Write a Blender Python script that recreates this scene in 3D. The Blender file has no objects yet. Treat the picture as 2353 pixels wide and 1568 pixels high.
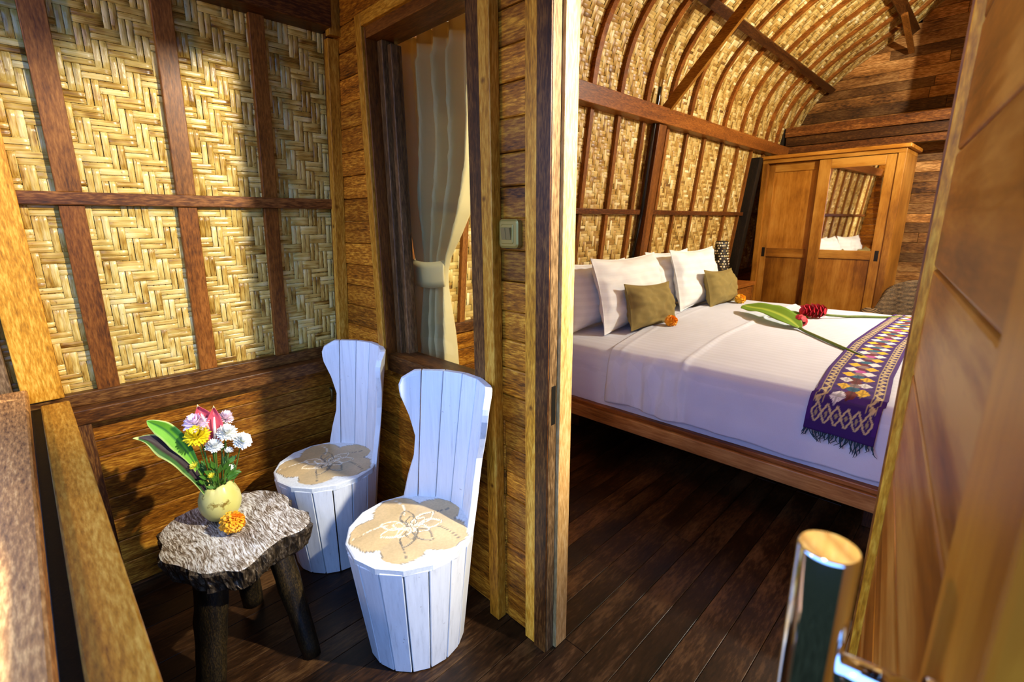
import bpy, math, random
import numpy as np
from mathutils import Vector, Matrix, noise as mnoise

random.seed(7)
rng = np.random.default_rng(11)
scene = bpy.context.scene
COL = scene.collection

# ------------------------------------------------------------------ camera, world, lights, exposure
CAM_H = 1.4
cam_d = bpy.data.cameras.new('camera')
cam = bpy.data.objects.new('camera', cam_d)
COL.objects.link(cam)
scene.camera = cam
_p, _y, _r = math.radians(13.814), math.radians(44.843), math.radians(-0.43)
_f = Vector((-math.sin(_y) * math.cos(_p), math.cos(_y) * math.cos(_p), -math.sin(_p)))
_rt = Vector((math.cos(_y), math.sin(_y), 0))
_up = _rt.cross(_f)
_rt, _up = math.cos(_r) * _rt + math.sin(_r) * _up, -math.sin(_r) * _rt + math.cos(_r) * _up
_m = Matrix((_rt, _up, -_f)).transposed().to_4x4()
_m.translation = Vector((0, 0, CAM_H))
cam.matrix_world = _m
cam_d.sensor_fit = 'HORIZONTAL'
cam_d.sensor_width = 36.0
cam_d.lens = 1109.2 / 2353 * 36.0
cam_d.clip_start = 0.02
cam_d.dof.use_dof = True
cam_d.dof.focus_distance = 1.9
cam_d.dof.aperture_fstop = 5.0

world = bpy.data.worlds.new('world')
scene.world = world
world.use_nodes = True
_bg = world.node_tree.nodes.get('Background') or world.node_tree.nodes.new('ShaderNodeBackground')
_bg.inputs[0].default_value = (0.21, 0.43, 1.0, 1)
_bg.inputs[1].default_value = 4.8


def lamp(name, kind, loc, energy, color, radius, target=None, angle=60, blend=0.3):
    d = bpy.data.lights.new(name, kind)
    d.energy = energy
    d.color = color
    d.shadow_soft_size = radius
    o = bpy.data.objects.new(name, d)
    o.location = loc
    if target is not None:
        o.rotation_euler = (Vector(target) - Vector(loc)).to_track_quat('-Z', 'Y').to_euler()
        d.spot_size = math.radians(angle)
        d.spot_blend = blend
    COL.objects.link(o)
    return o


lamp('bedroom_lamp', 'POINT', (0.55, 4.35, 2.55), 320, (1.0, 0.945, 0.84), 0.045)
lamp('doorway_lamp', 'SPOT', (0.25, 1.338, 2.075), 430, (1.0, 0.93, 0.78), 0.028, (-1.9, 0.35, 1.15), 80, 0.4)
lamp('garden_lamp', 'POINT', (-1.55, -0.95, 1.95), 32, (1.0, 0.68, 0.30), 0.05)
_sun = lamp('sun', 'SUN', (0, -6, 8), 8.0, (0.86, 0.93, 1.0), 0.0)
_sun.data.angle = math.radians(0.6)
_sun.rotation_euler = (math.radians(11.8), math.radians(-3), 0)

scene.cycles.max_bounces = 7
scene.cycles.glossy_bounces = 3
scene.cycles.use_denoising = True
scene.view_settings.view_transform = 'Standard'
scene.view_settings.look = 'None'
scene.view_settings.exposure = 0.0
scene.view_settings.gamma = 1.0
scene.view_settings.use_curve_mapping = False

# ------------------------------------------------------------------ helpers
def c255(r, g, b):
    def f(v):
        v /= 255.0
        return v / 12.92 if v <= 0.04045 else ((v + 0.055) / 1.055) ** 2.4
    return (f(r), f(g), f(b), 1.0)


class NT:
    def __init__(self, name):
        self.mat = bpy.data.materials.new(name)
        self.mat.use_nodes = True
        self.t = self.mat.node_tree
        self.t.nodes.clear()
        self.out = self.t.nodes.new('ShaderNodeOutputMaterial')

    def n(self, typ, props=None, **ins):
        nd = self.t.nodes.new(typ)
        for k, v in (props or {}).items():
            setattr(nd, k, v)
        for k, v in ins.items():
            s = nd.inputs[int(k[1:])] if k[0] == '_' and k[1:].isdigit() else nd.inputs[k.replace('_', ' ')]
            self.put(s, v)
        return nd

    def put(self, s, v):
        if hasattr(v, 'is_output'):
            self.t.links.new(v, s)
        else:
            s.default_value = v

    def ramp(self, fac, stops):
        r = self.t.nodes.new('ShaderNodeValToRGB')
        self.t.links.new(fac, r.inputs[0])
        e = r.color_ramp.elements
        while len(e) > 1:
            e.remove(e[-1])
        e[0].position, e[0].color = stops[0]
        for p, c in stops[1:]:
            q = e.new(p)
            q.color = c
        return r.outputs[0]

    def math(self, op, a, b=0.0, clamp=False):
        m = self.t.nodes.new('ShaderNodeMath')
        m.operation = op
        m.use_clamp = clamp
        self.put(m.inputs[0], a)
        self.put(m.inputs[1], b)
        return m.outputs[0]

    def mix(self, blend, fac, a, b):
        m = self.t.nodes.new('ShaderNodeMix')
        m.data_type = 'RGBA'
        m.blend_type = blend
        self.put(m.inputs[0], fac)
        self.put(m.inputs[6], a)
        self.put(m.inputs[7], b)
        return m.outputs[2]

    def bsdf(self, color, rough=0.5, bump=None, bump_s=0.3, dist=0.002, **kw):
        b = self.n('ShaderNodeBsdfPrincipled')
        self.put(b.inputs['Base Color'], color)
        self.put(b.inputs['Roughness'], rough)
        for k, v in kw.items():
            self.put(b.inputs[k.replace('_', ' ')], v)
        if bump is not None:
            bp = self.n('ShaderNodeBump')
            self.put(bp.inputs['Strength'], bump_s)
            self.put(bp.inputs['Distance'], dist)
            self.put(bp.inputs['Height'], bump)
            self.t.links.new(bp.outputs[0], b.inputs['Normal'])
        self.t.links.new(b.outputs[0], self.out.inputs[0])
        return self.mat


def wood(name, dark, mid, light, axis, along=2.2, across=34.0, rough=0.42, fleck=0.55, vary=0.35, bump_s=0.25, knots=False, spots=False):
    """wood with grain along a local axis; every object gets its own offset and brightness, obj.color tints it"""
    w = NT(name)
    tc = w.n('ShaderNodeTexCoord')
    oi = w.n('ShaderNodeObjectInfo')
    off = w.math('MULTIPLY', oi.outputs['Random'], 53.0)
    vec = w.n('ShaderNodeVectorMath', {'operation': 'ADD'}, _0=tc.outputs['Object'], _1=off).outputs[0]
    sc = [across] * 3
    sc[axis] = along
    mp = w.n('ShaderNodeMapping', _0=vec)
    mp.inputs['Scale'].default_value = sc
    n1 = w.n('ShaderNodeTexNoise', Vector=mp.outputs[0], Scale=0.5, Detail=5.0, Roughness=0.6, Distortion=0.5)
    mp2 = w.n('ShaderNodeMapping', _0=vec)
    s2 = [across * 5.5] * 3
    s2[axis] = along * 14
    mp2.inputs['Scale'].default_value = s2
    n2 = w.n('ShaderNodeTexNoise', Vector=mp2.outputs[0], Scale=1.0, Detail=3.0, Roughness=0.6)
    s = w.math('ADD', w.math('MULTIPLY', n1.outputs[0], 1.0 - fleck), w.math('MULTIPLY', n2.outputs[0], fleck))
    if knots:
        kn = w.n('ShaderNodeTexNoise', Vector=vec, Scale=3.0, Detail=2.0)
        s = w.math('ADD', s, w.math('MULTIPLY', w.math('SUBTRACT', kn.outputs[0], 0.5), 0.5))
    col = w.ramp(s, [(0.34, dark), (0.50, mid), (0.66, light)])
    br = w.math('ADD', w.math('MULTIPLY', w.math('FRACT', w.math('MULTIPLY', oi.outputs['Random'], 7.13)), vary), 1.0 - vary * 0.6)
    brc = w.n('ShaderNodeCombineColor', _0=br, _1=br, _2=br)
    col = w.mix('MULTIPLY', 1.0, col, brc.outputs[0])
    col = w.mix('MULTIPLY', 1.0, col, oi.outputs['Color'])
    if spots:
        vo = w.n('ShaderNodeTexVoronoi', Vector=vec, Scale=9.0)
        kd = w.ramp(vo.outputs['Distance'], [(0.03, (0.25, 0.16, 0.08, 1)), (0.11, (1, 1, 1, 1))])
        col = w.mix('MULTIPLY', 1.0, col, kd)
    return w.bsdf(col, rough, s, bump_s, 0.0015, Specular_IOR_Level=0.28)


def plain(name, col, rough=0.5, noise=0.0, nscale=20.0, **kw):
    w = NT(name)
    if noise:
        tc = w.n('ShaderNodeTexCoord')
        n1 = w.n('ShaderNodeTexNoise', Vector=tc.outputs['Object'], Scale=nscale, Detail=4.0)
        dk = tuple(v * (1 - noise) for v in col[:3]) + (1,)
        lt = tuple(min(1, v * (1 + noise)) for v in col[:3]) + (1,)
        cc = w.ramp(n1.outputs[0], [(0.3, dk), (0.7, lt)])
        return w.bsdf(cc, rough, n1.outputs[0], 0.2, 0.002, **kw)
    return w.bsdf(col, rough, **kw)


PLOC = {}      # parent -> python location (parents without rotation only)


def empty(name, loc, rz=0.0, local=False):
    o = bpy.data.objects.new(name, None)
    o.empty_display_size = 0.1
    o.location = loc
    o.rotation_euler = (0, 0, rz)
    COL.objects.link(o)
    PLOC[o.name] = None if local else Vector(loc)
    return o


def mesh(name, verts, faces, mat, parent=None, smooth=False, bevel=0.0, tint=None, colors=None, solid=0.0, base=False, mats=None, fmat=None):
    """verts in world space (or in the parent's own space when the parent was made with local=True)"""
    v = np.asarray(verts, float)
    lo, hi = v.min(0), v.max(0)
    ctr = (lo + hi) / 2
    if base or parent is None:
        ctr[2] = lo[2]
    me = bpy.data.meshes.new(name)
    me.from_pydata((v - ctr).tolist(), [], faces)
    for m in (mats or [mat]):
        me.materials.append(m)
    if fmat is not None:
        me.polygons.foreach_set('material_index', fmat)
    if smooth:
        me.polygons.foreach_set('use_smooth', [True] * len(me.polygons))
    if colors is not None:
        ca = me.color_attributes.new('Col', 'FLOAT_COLOR', 'POINT')
        ca.data.foreach_set('color', np.asarray(colors, np.float32).ravel())
    me.update()
    o = bpy.data.objects.new(name, me)
    COL.objects.link(o)
    L = Vector(ctr)
    if parent is not None:
        o.parent = parent
        pl = PLOC.get(parent.name)
        if pl is not None:
            L = L - pl
    o.location = L
    PLOC[o.name] = Vector(ctr) if (parent is None or PLOC.get(parent.name) is not None) else None
    if tint is not None:
        o.color = (tint[0], tint[1], tint[2], 1) if not isinstance(tint, (int, float)) else (tint, tint, tint, 1)
    if solid:
        md = o.modifiers.new('solid', 'SOLIDIFY')
        md.thickness = solid
        md.offset = 0
    if bevel:
        md = o.modifiers.new('bevel', 'BEVEL')
        md.width = bevel
        md.segments = 2
        md.limit_method = 'ANGLE'
        md.angle_limit = math.radians(35)
    return o


BOXF = [(0, 3, 2, 1), (4, 5, 6, 7), (0, 1, 5, 4), (1, 2, 6, 5), (2, 3, 7, 6), (3, 0, 4, 7)]


def boxv(x0, x1, y0, y1, z0, z1):
    return [(x0, y0, z0), (x1, y0, z0), (x1, y1, z0), (x0, y1, z0), (x0, y0, z1), (x1, y0, z1), (x1, y1, z1), (x0, y1, z1)]


def box(name, x0, x1, y0, y1, z0, z1, mat, parent=None, bevel=0.002, tint=None, **k):
    return mesh(name, boxv(x0, x1, y0, y1, z0, z1), BOXF, mat, parent, bevel=bevel, tint=tint, **k)


class MB:
    """collects pieces that belong to ONE part"""
    def __init__(self):
        self.v, self.f = [], []

    def add(self, v, f):
        b = len(self.v)
        self.v += [tuple(p) for p in v]
        self.f += [tuple(i + b for i in q) for q in f]
        return self

    def box(self, *a):
        return self.add(boxv(*a), BOXF)

    def obb(self, c, ax, ay, az, hx, hy, hz):
        c, ax, ay, az = Vector(c), Vector(ax), Vector(ay), Vector(az)
        v = []
        for sz in (-1, 1):
            for sx, sy in ((-1, -1), (1, -1), (1, 1), (-1, 1)):
                v.append(c + ax * hx * sx + ay * hy * sy + az * hz * sz)
        return self.add(v, BOXF)

    def tube(self, pts, rad, seg=8, caps=True):
        pts = [Vector(p) for p in pts]
        n = len(pts)
        rad = rad if isinstance(rad, (list, tuple)) else [rad] * n
        v, f = [], []
        ref = Vector((0.31, 0.17, 0.93))
        for i, p in enumerate(pts):
            d = (pts[min(i + 1, n - 1)] - pts[max(i - 1, 0)]).normalized()
            a = d.cross(ref)
            if a.length < 1e-3:
                a = d.cross(Vector((1, 0, 0)))
            a.normalize()
            b = d.cross(a)
            for k in range(seg):
                t = 2 * math.pi * k / seg
                v.append(p + rad[i] * (math.cos(t) * a + math.sin(t) * b))
        for i in range(n - 1):
            for k in range(seg):
                k2 = (k + 1) % seg
                f.append((i * seg + k, i * seg + k2, (i + 1) * seg + k2, (i + 1) * seg + k))
        if caps:
            f.append(tuple(range(seg))[::-1])
            f.append(tuple((n - 1) * seg + k for k in range(seg)))
        return self.add(v, f)

    def lathe(self, prof, c=(0, 0, 0), seg=32, jit=None):
        v, f = [], []
        n = len(prof)
        for i, (r, z) in enumerate(prof):
            for k in range(seg):
                t = 2 * math.pi * k / seg
                rr, zz = (r, z) if jit is None else jit(i, t, r, z)
                v.append((c[0] + rr * math.cos(t), c[1] + rr * math.sin(t), c[2] + zz))
        for i in range(n - 1):
            for k in range(seg):
                k2 = (k + 1) % seg
                f.append((i * seg + k, i * seg + k2, (i + 1) * seg + k2, (i + 1) * seg + k))
        return self.add(v, f)

    def build(self, name, mat, parent=None, **k):
        return mesh(name, self.v, self.f, mat, parent, **k)


def tag(o, label=None, cat=None, group=None, kind=None):
    if label:
        o['label'] = label
    if cat:
        o['category'] = cat
    if group:
        o['group'] = group
    if kind:
        o['kind'] = kind
    return o


def grid_faces(nu, nv, wrap_u=False):
    f = []
    for j in range(nv - 1):
        for i in range(nu - (0 if wrap_u else 1)):
            i2 = (i + 1) % nu
            f.append((j * nu + i, j * nu + i2, (j + 1) * nu + i2, (j + 1) * nu + i))
    return f


def smooth(a, b, x):
    t = min(1.0, max(0.0, (x - a) / (b - a)))
    return t * t * (3 - 2 * t)


# ------------------------------------------------------------------ materials
W_DARK = [(c255(40, 22, 8), c255(84, 50, 20), c255(134, 92, 46))]
BOARD = (c255(62, 31, 5), c255(142, 84, 18), c255(206, 146, 48))
DARK = (c255(36, 19, 6), c255(84, 48, 16), c255(140, 94, 42))
LIGHT = (c255(128, 78, 14), c255(190, 130, 34), c255(228, 178, 76))
RED = (c255(68, 36, 8), c255(120, 70, 20), c255(156, 100, 40))
TEAK = (c255(118, 70, 16), c255(166, 108, 32), c255(194, 138, 56))
PALE = (c255(150, 112, 62), c255(206, 168, 108), c255(236, 208, 158))
FLOOR = (c255(20, 11, 5), c255(48, 29, 14), c255(92, 65, 38))
RAIL = (c255(104, 60, 24), c255(160, 106, 52), c255(200, 148, 84))
M = {}
for nm, pal in dict(board=BOARD, dark=DARK, light=LIGHT, red=RED, pale=PALE).items():
    for ax, an in enumerate('xyz'):
        M[nm + '_' + an] = wood('wood_%s_%s' % (nm, an), *pal, ax, spots=(nm == 'light'))
for ax, an in enumerate('xyz'):
    M['teak_' + an] = wood('teak_' + an, *TEAK, ax, along=1.1, across=16, rough=0.38, fleck=0.25, vary=0.15, bump_s=0.05, knots=True)
    M['rail_' + an] = wood('bedrail_' + an, *RAIL, ax, along=1.0, across=22, rough=0.4, fleck=0.3, vary=0.1, bump_s=0.1, knots=True)
M['floor'] = wood('floor_wood', *FLOOR, 1, along=1.6, across=22, rough=0.36, fleck=0.45, vary=0.5, bump_s=0.2, knots=True)
M['grey_x'] = wood('grey_wood_x', c255(76, 50, 26), c255(136, 100, 58), c255(190, 154, 102), 0, rough=0.5)
M['grey_z'] = wood('grey_wood_z', c255(46, 32, 18), c255(100, 74, 44), c255(154, 122, 82), 2, rough=0.45)
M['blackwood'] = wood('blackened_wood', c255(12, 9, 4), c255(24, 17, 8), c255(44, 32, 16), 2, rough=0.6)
M['back'] = wood('back_wall_wood', c255(66, 38, 12), c255(150, 98, 42), c255(208, 156, 90), 0, along=1.6, across=24, rough=0.5, vary=0.75, knots=True)
M['chrome'] = plain('chrome', (0.86, 0.86, 0.86, 1), 0.07, Metallic=1.0)
M['brass'] = plain('aged_brass', c255(120, 104, 66), 0.35, Metallic=0.8)
M['blackmetal'] = plain('black_metal', c255(30, 26, 20), 0.45, Metallic=0.5)
M['champagne'] = plain('champagne_plastic', c255(160, 138, 66), 0.3, Metallic=0.35)
M['rocker'] = plain('rocker_plastic', c255(132, 116, 70), 0.3, Metallic=0.2)


def bamboo(name, axis):
    w = NT(name)
    tc = w.n('ShaderNodeTexCoord')
    oi = w.n('ShaderNodeObjectInfo')
    off = w.math('MULTIPLY', oi.outputs['Random'], 91.0)
    vec = w.n('ShaderNodeVectorMath', {'operation': 'ADD'}, _0=tc.outputs['Object'], _1=off).outputs[0]
    mp = w.n('ShaderNodeMapping', _0=vec)
    s = [260.0] * 3
    s[axis] = 5.0
    mp.inputs['Scale'].default_value = s
    n1 = w.n('ShaderNodeTexNoise', Vector=mp.outputs[0], Scale=1.0, Detail=3.0)
    mp2 = w.n('ShaderNodeMapping', _0=vec)
    s = [30.0] * 3
    s[axis] = 13.0
    mp2.inputs['Scale'].default_value = s
    n2 = w.n('ShaderNodeTexNoise', Vector=mp2.outputs[0], Scale=1.0, Detail=2.0)
    v = w.math('ADD', w.math('MULTIPLY', n1.outputs[0], 0.4), w.math('MULTIPLY', n2.outputs[0], 0.6))
    v = w.math('ADD', v, w.math('MULTIPLY', w.math('SUBTRACT', oi.outputs['Random'], 0.5), 0.16))
    col = w.ramp(v, [(0.28, c255(104, 66, 16)), (0.40, c255(172, 130, 50)), (0.54, c255(214, 180, 94)), (0.72, c255(238, 214, 146))])
    n3 = w.n('ShaderNodeTexNoise', Vector=vec, Scale=60.0, Detail=3.0)
    sp = w.ramp(n3.outputs[0], [(0.66, (1, 1, 1, 1)), (0.76, (0.45, 0.35, 0.22, 1))])
    col = w.mix('MULTIPLY', 1.0, col, sp)
    return w.bsdf(col, 0.26, n1.outputs[0], 0.6, 0.0022, Specular_IOR_Level=0.42)


M['bamboo_y'] = bamboo('bamboo_along_wall', 1)
M['bamboo_z'] = bamboo('bamboo_upright', 2)


def bamboo_stuff():
    w = NT('bamboo_weave_far')
    ca = w.n('ShaderNodeVertexColor', {'layer_name': 'Col'})
    tc = w.n('ShaderNodeTexCoord')
    n1 = w.n('ShaderNodeTexNoise', Vector=tc.outputs['Object'], Scale=9.0, Detail=4.0)
    sep = w.n('ShaderNodeSeparateColor', _0=ca.outputs[0])
    v = w.math('ADD', w.math('MULTIPLY', sep.outputs[0], 0.75), w.math('MULTIPLY', n1.outputs[0], 0.35))
    col = w.ramp(v, [(0.12, c255(96, 62, 20)), (0.42, c255(168, 128, 56)), (0.68, c255(208, 178, 104)), (0.92, c255(238, 222, 170))])
    return w.bsdf(col, 0.42)


M['weave'] = bamboo_stuff()
M['backing'] = plain('dark_weave_backing', c255(70, 44, 12), 0.8)
M['thatch'] = plain('thatch', c255(92, 70, 40), 0.9, 0.4, 30)


def cloth(name, col, rough=0.85, stripes=False, nscale=6.0, amp=0.04):
    w = NT(name)
    tc = w.n('ShaderNodeTexCoord')
    n1 = w.n('ShaderNodeTexNoise', Vector=tc.outputs['Object'], Scale=900.0, Detail=1.0)
    n2 = w.n('ShaderNodeTexNoise', Vector=tc.outputs['Object'], Scale=nscale, Detail=4.0)
    a = tuple(x * (1 - amp * 3) for x in col[:3]) + (1,)
    cc = w.ramp(w.math('ADD', w.math('MULTIPLY', n1.outputs[0], 0.6), w.math('MULTIPLY', n2.outputs[0], 0.4)), [(0.3, a), (0.6, col)])
    if stripes:
        sx = w.n('ShaderNodeSeparateXYZ', _0=tc.outputs['Object'])
        st = w.math('GREATER_THAN', w.math('SINE', w.math('MULTIPLY', sx.outputs[1 if stripes is True else stripes], 130.0)), 0.0)
        cc = w.mix('MULTIPLY', 1.0, cc, w.ramp(st, [(0.0, (0.95, 0.95, 0.95, 1)), (1.0, (1, 1, 1, 1))]))
    return w.bsdf(cc, rough, n2.outputs[0], 0.25, 0.01)


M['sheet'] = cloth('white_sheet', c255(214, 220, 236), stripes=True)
M['pillow'] = cloth('white_pillowcase', c255(240, 242, 242), stripes=2)
M['olive'] = cloth('olive_linen', c255(142, 124, 66), 0.9, amp=0.1)
M['curtain'] = cloth('beige_curtain', c255(206, 186, 132), 0.5, amp=0.03)
_ct = M['curtain'].node_tree
_pb = [n for n in _ct.nodes if n.type == 'BSDF_PRINCIPLED'][0]
_tr = _ct.nodes.new('ShaderNodeBsdfTranslucent')
_tr.inputs[0].default_value = c255(214, 190, 128)
_mx = _ct.nodes.new('ShaderNodeMixShader')
_mx.inputs[0].default_value = 0.4
_ct.links.new(_pb.outputs[0], _mx.inputs[1])
_ct.links.new(_tr.outputs[0], _mx.inputs[2])
_ct.links.new(_mx.outputs[0], [n for n in _ct.nodes if n.type == 'OUTPUT_MATERIAL'][0].inputs[0])


def whitewash():
    w = NT('whitewashed_wood')
    tc = w.n('ShaderNodeTexCoord')
    oi = w.n('ShaderNodeObjectInfo')
    off = w.math('MULTIPLY', oi.outputs['Random'], 31.0)
    vec = w.n('ShaderNodeVectorMath', {'operation': 'ADD'}, _0=tc.outputs['Object'], _1=off).outputs[0]
    mp = w.n('ShaderNodeMapping', _0=vec)
    mp.inputs['Scale'].default_value = (70, 70, 3)
    n1 = w.n('ShaderNodeTexNoise', Vector=mp.outputs[0], Scale=1.0, Detail=5.0, Roughness=0.7)
    n2 = w.n('ShaderNodeTexNoise', Vector=vec, Scale=55.0, Detail=4.0, Roughness=0.6)
    col = w.ramp(n1.outputs[0], [(0.22, c255(196, 198, 200)), (0.42, c255(230, 233, 236)), (0.7, c255(242, 245, 248))])
    sp = w.ramp(n2.outputs[0], [(0.22, (0.42, 0.36, 0.30, 1)), (0.31, (1, 1, 1, 1))])
    col = w.mix('MULTIPLY', 1.0, col, sp)
    col = w.mix('MULTIPLY', 1.0, col, oi.outputs['Color'])
    return w.bsdf(col, 0.45, n1.outputs[0], 0.2, 0.001)


M['white'] = whitewash()


def attr_mat(name, rough=0.6, grain=0.0, nsc=300.0, **kw):
    w = NT(name)
    ca = w.n('ShaderNodeVertexColor', {'layer_name': 'Col'})
    col = ca.outputs[0]
    bump = None
    if grain:
        tc = w.n('ShaderNodeTexCoord')
        n1 = w.n('ShaderNodeTexNoise', Vector=tc.outputs['Object'], Scale=nsc, Detail=3.0)
        bump = n1.outputs[0]
        g = w.ramp(bump, [(0.3, (1 - grain,) * 3 + (1,)), (0.7, (1, 1, 1, 1))])
        col = w.mix('MULTIPLY', 1.0, col, g)
    return w.bsdf(col, rough, bump, 0.3, 0.001, **kw)


M['carved'] = attr_mat('carved_seat', 0.42, 0.15, 120)
M['runner'] = attr_mat('woven_runner', 0.85, 0.25, 900)
M['petal'] = attr_mat('petals', 0.6, 0.08, 200)
M['mosaic'] = attr_mat('shell_mosaic', 0.25)

# ------------------------------------------------------------------ the leaning wall and the vault
Y_WIN = 1.03           # outer face of the board wall with the window
Y_BACK = 7.0
X_RIDGE = -0.2


def XW(z):
    return -2.11 + 0.112 * (z - 1.48)


def LP(y, z, n=0.0):
    return (XW(z) + n, y, z)


def lbox(name, y0, y1, z0, z1, n0, n1, mat, parent, bevel=0.002, tint=None, **k):
    v = [LP(y0, z0, n0), LP(y0, z0, n1), LP(y1, z0, n1), LP(y1, z0, n0), LP(y0, z1, n0), LP(y0, z1, n1), LP(y1, z1, n1), LP(y1, z1, n0)]
    return mesh(name, v, BOXF, mat, parent, bevel=bevel, tint=tint, **k)


_prof = np.array([(-2.036, 2.14), (-2.02, 2.30), (-1.982, 2.47), (-1.915, 2.63), (-1.815, 2.77), (-1.70, 2.885), (-1.58, 2.99),
                  (-1.42, 3.105), (-1.22, 3.225), (-1.0, 3.37), (-0.80, 3.54), (-0.55, 3.74), (-0.2, 3.98)])


def _resample(p, n):
    out = []
    m = len(p)
    for i in range(m - 1):
        p0, p1, p2, p3 = p[max(i - 1, 0)], p[i], p[i + 1], p[min(i + 2, m - 1)]
        for t in np.linspace(0, 1, 12, endpoint=False):
            out.append(0.5 * ((2 * p1) + (-p0 + p2) * t + (2 * p0 - 5 * p1 + 4 * p2 - p3) * t * t + (-p0 + 3 * p1 - 3 * p2 + p3) * t ** 3))
    out.append(p[-1])
    out = np.array(out)
    s = np.concatenate([[0], np.cumsum(np.hypot(*np.diff(out, axis=0).T))])
    return s, out


PS, PXY = _resample(_prof, 12)
VAULT_L = PS[-1]


def vault(t, n=0.0):
    t = np.asarray(t, float)
    x = np.interp(t, PS, PXY[:, 0])
    z = np.interp(t, PS, PXY[:, 1])
    e = 0.04
    dx = np.interp(t + e, PS, PXY[:, 0]) - np.interp(t - e, PS, PXY[:, 0])
    dz = np.interp(t + e, PS, PXY[:, 1]) - np.interp(t - e, PS, PXY[:, 1])
    L = np.hypot(dx, dz) + 1e-9
    return x + n * dz / L, z - n * dx / L


def roof_x(z):
    return float(np.interp(z, PXY[:, 1], PXY[:, 0]))


def weave_stuff(name, fn, s0, s1, t0, t1, parent, pitch=0.037, amp=0.004):
    """bamboo twill of short floats; fn(s, t, n) -> x, y, z arrays"""
    ni, nj = int((s1 - s0) / pitch), int((t1 - t0) / pitch)
    I, J = np.meshgrid(np.arange(ni), np.arange(nj), indexing='ij')
    I, J = I.ravel(), J.ravel()
    V, F, Cc = [], [], []
    base = 0
    for vert in (True, False):
        sel = ((I + J) % 4) == (0 if vert else 2)
        i, j = I[sel].astype(float), J[sel].astype(float)
        for k in (-1, 1):
            m = len(i)
            wv = pitch * (0.235 + 0.02 * rng.random(m))
            ln = pitch * (1.06 + 0.05 * rng.standard_normal(m))
            cu = pitch * (k * 0.25)
            tone = np.clip(0.5 + 0.2 * rng.standard_normal(m), 0, 1)
            st = [(-1.0, -amp), (-0.8, amp * 0.7), (0.8, amp * 0.7), (1.0, -amp)]
            cr = [(-1.0, -0.0016), (0.0, 0.0), (1.0, -0.0016)]
            idx = np.zeros((m, 4, 3), int)
            for a, (la, na) in enumerate(st):
                for b, (wb, nb) in enumerate(cr):
                    if vert:
                        s = s0 + (i + 0.5) * pitch + cu + wb * wv
                        t = t0 + (j + 1.0) * pitch + la * ln
                    else:
                        s = s0 + (i + 1.0) * pitch + la * ln
                        t = t0 + (j + 0.5) * pitch + cu + wb * wv
                    s = np.clip(s, s0, s1)
                    t = np.clip(t, t0, t1)
                    x, y, z = fn(s, t, 0.006 + na + nb + np.zeros(m))
                    V.append(np.stack([x, y, z], 1))
                    Cc.append(np.stack([tone, tone, tone, np.ones(m)], 1))
                    idx[:, a, b] = base + np.arange(m)
                    base += m
            for a in range(3):
                for b in range(2):
                    F.append(np.stack([idx[:, a, b], idx[:, a, b + 1], idx[:, a + 1, b + 1], idx[:, a + 1, b]], 1))
    V = np.concatenate(V)
    F = np.concatenate(F)
    Cc = np.concatenate(Cc)
    o = mesh(name, V, F.tolist(), M['weave'], parent, smooth=True, colors=Cc)
    o['kind'] = 'stuff'
    return o


def fn_wall(s, t, n):
    return -2.11 + 0.112 * (t - 1.48) + n, s, t


def fn_vault(s, t, n):
    x, z = vault(t, n)
    return x, s, z


# ------------------------------------------------------------------ floor
floor = empty('floor', (-0.2, 3.4, -0.03))
tag(floor, 'dark worn timber plank floor running from veranda into bedroom', 'floor', kind='structure')
box('subfloor', -2.35, 1.95, -0.13, 7.1, -0.06, -0.027, M['blackwood'], floor, 0)
px = -2.33
while px < 1.9:
    w_ = 0.098 + random.uniform(-0.008, 0.01)
    cuts = [-0.12] + sorted(random.sample([1.1, 1.9, 2.7, 3.6, 4.4], 2)) + [7.08]
    if px > 0.35:
        cuts = [-0.12, 7.08]
    for a, b in zip(cuts, cuts[1:]):
        t_ = random.uniform(0.75, 1.25)
        box('floor_plank', px + 0.0008, px + w_ - 0.0008, a + 0.0008, b - 0.0008, -0.027, random.uniform(-0.0012, 0.0), M['floor'], floor, 0.0015, (t_, t_, t_))
    px += w_

# ------------------------------------------------------------------ left wall
wall_l = empty('wall_left', (-2.2, 3.4, 0))
tag(wall_l, 'leaning wall of woven bamboo between timber studs over plank wainscot', 'wall', kind='structure')
lbox('backing', -0.3, 7.1, 0.0, 2.3, -0.03, -0.012, M['backing'], wall_l, 0)
# woven slats of the veranda bay
PITCH = 0.037
ws0, ws1, wt0, wt1 = -0.14, 1.03, 0.80, 2.15
ni, nj = int((ws1 - ws0) / PITCH) + 1, int((wt1 - wt0) / PITCH) + 1


def slat(along_y, idx, k):
    half = PITCH * 0.25
    wv = PITCH * (0.235 + random.uniform(-0.02, 0.012))
    cross = (ws0 if not along_y else wt0) + (idx + 0.5) * PITCH + k * half + random.uniform(-0.0008, 0.0008)
    n = ni if along_y else nj
    V = []
    st = []
    for q in range(n):
        over = ((q + idx) % 4) in ((2, 3) if along_y else (0, 1))
        for fr in (0.12, 0.5, 0.88):
            st.append((q + fr, 0.0036 if over else -0.0036))
    for pos, h in st:
        a = (ws0 if along_y else wt0) + pos * PITCH
        for wb, nb in ((-1, -0.0016), (-0.72, 0.0), (0.72, 0.0), (1, -0.0016)):
            c = cross + wb * wv
            y, z = (a, c) if along_y else (c, a)
            V.append(LP(min(y, 1.035), min(z, 2.16), 0.006 + h + nb))
    F = grid_faces(4, len(st))
    return mesh('bamboo_slat', V, F, M['bamboo_y'] if along_y else M['bamboo_z'], wall_l, smooth=True)


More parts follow.
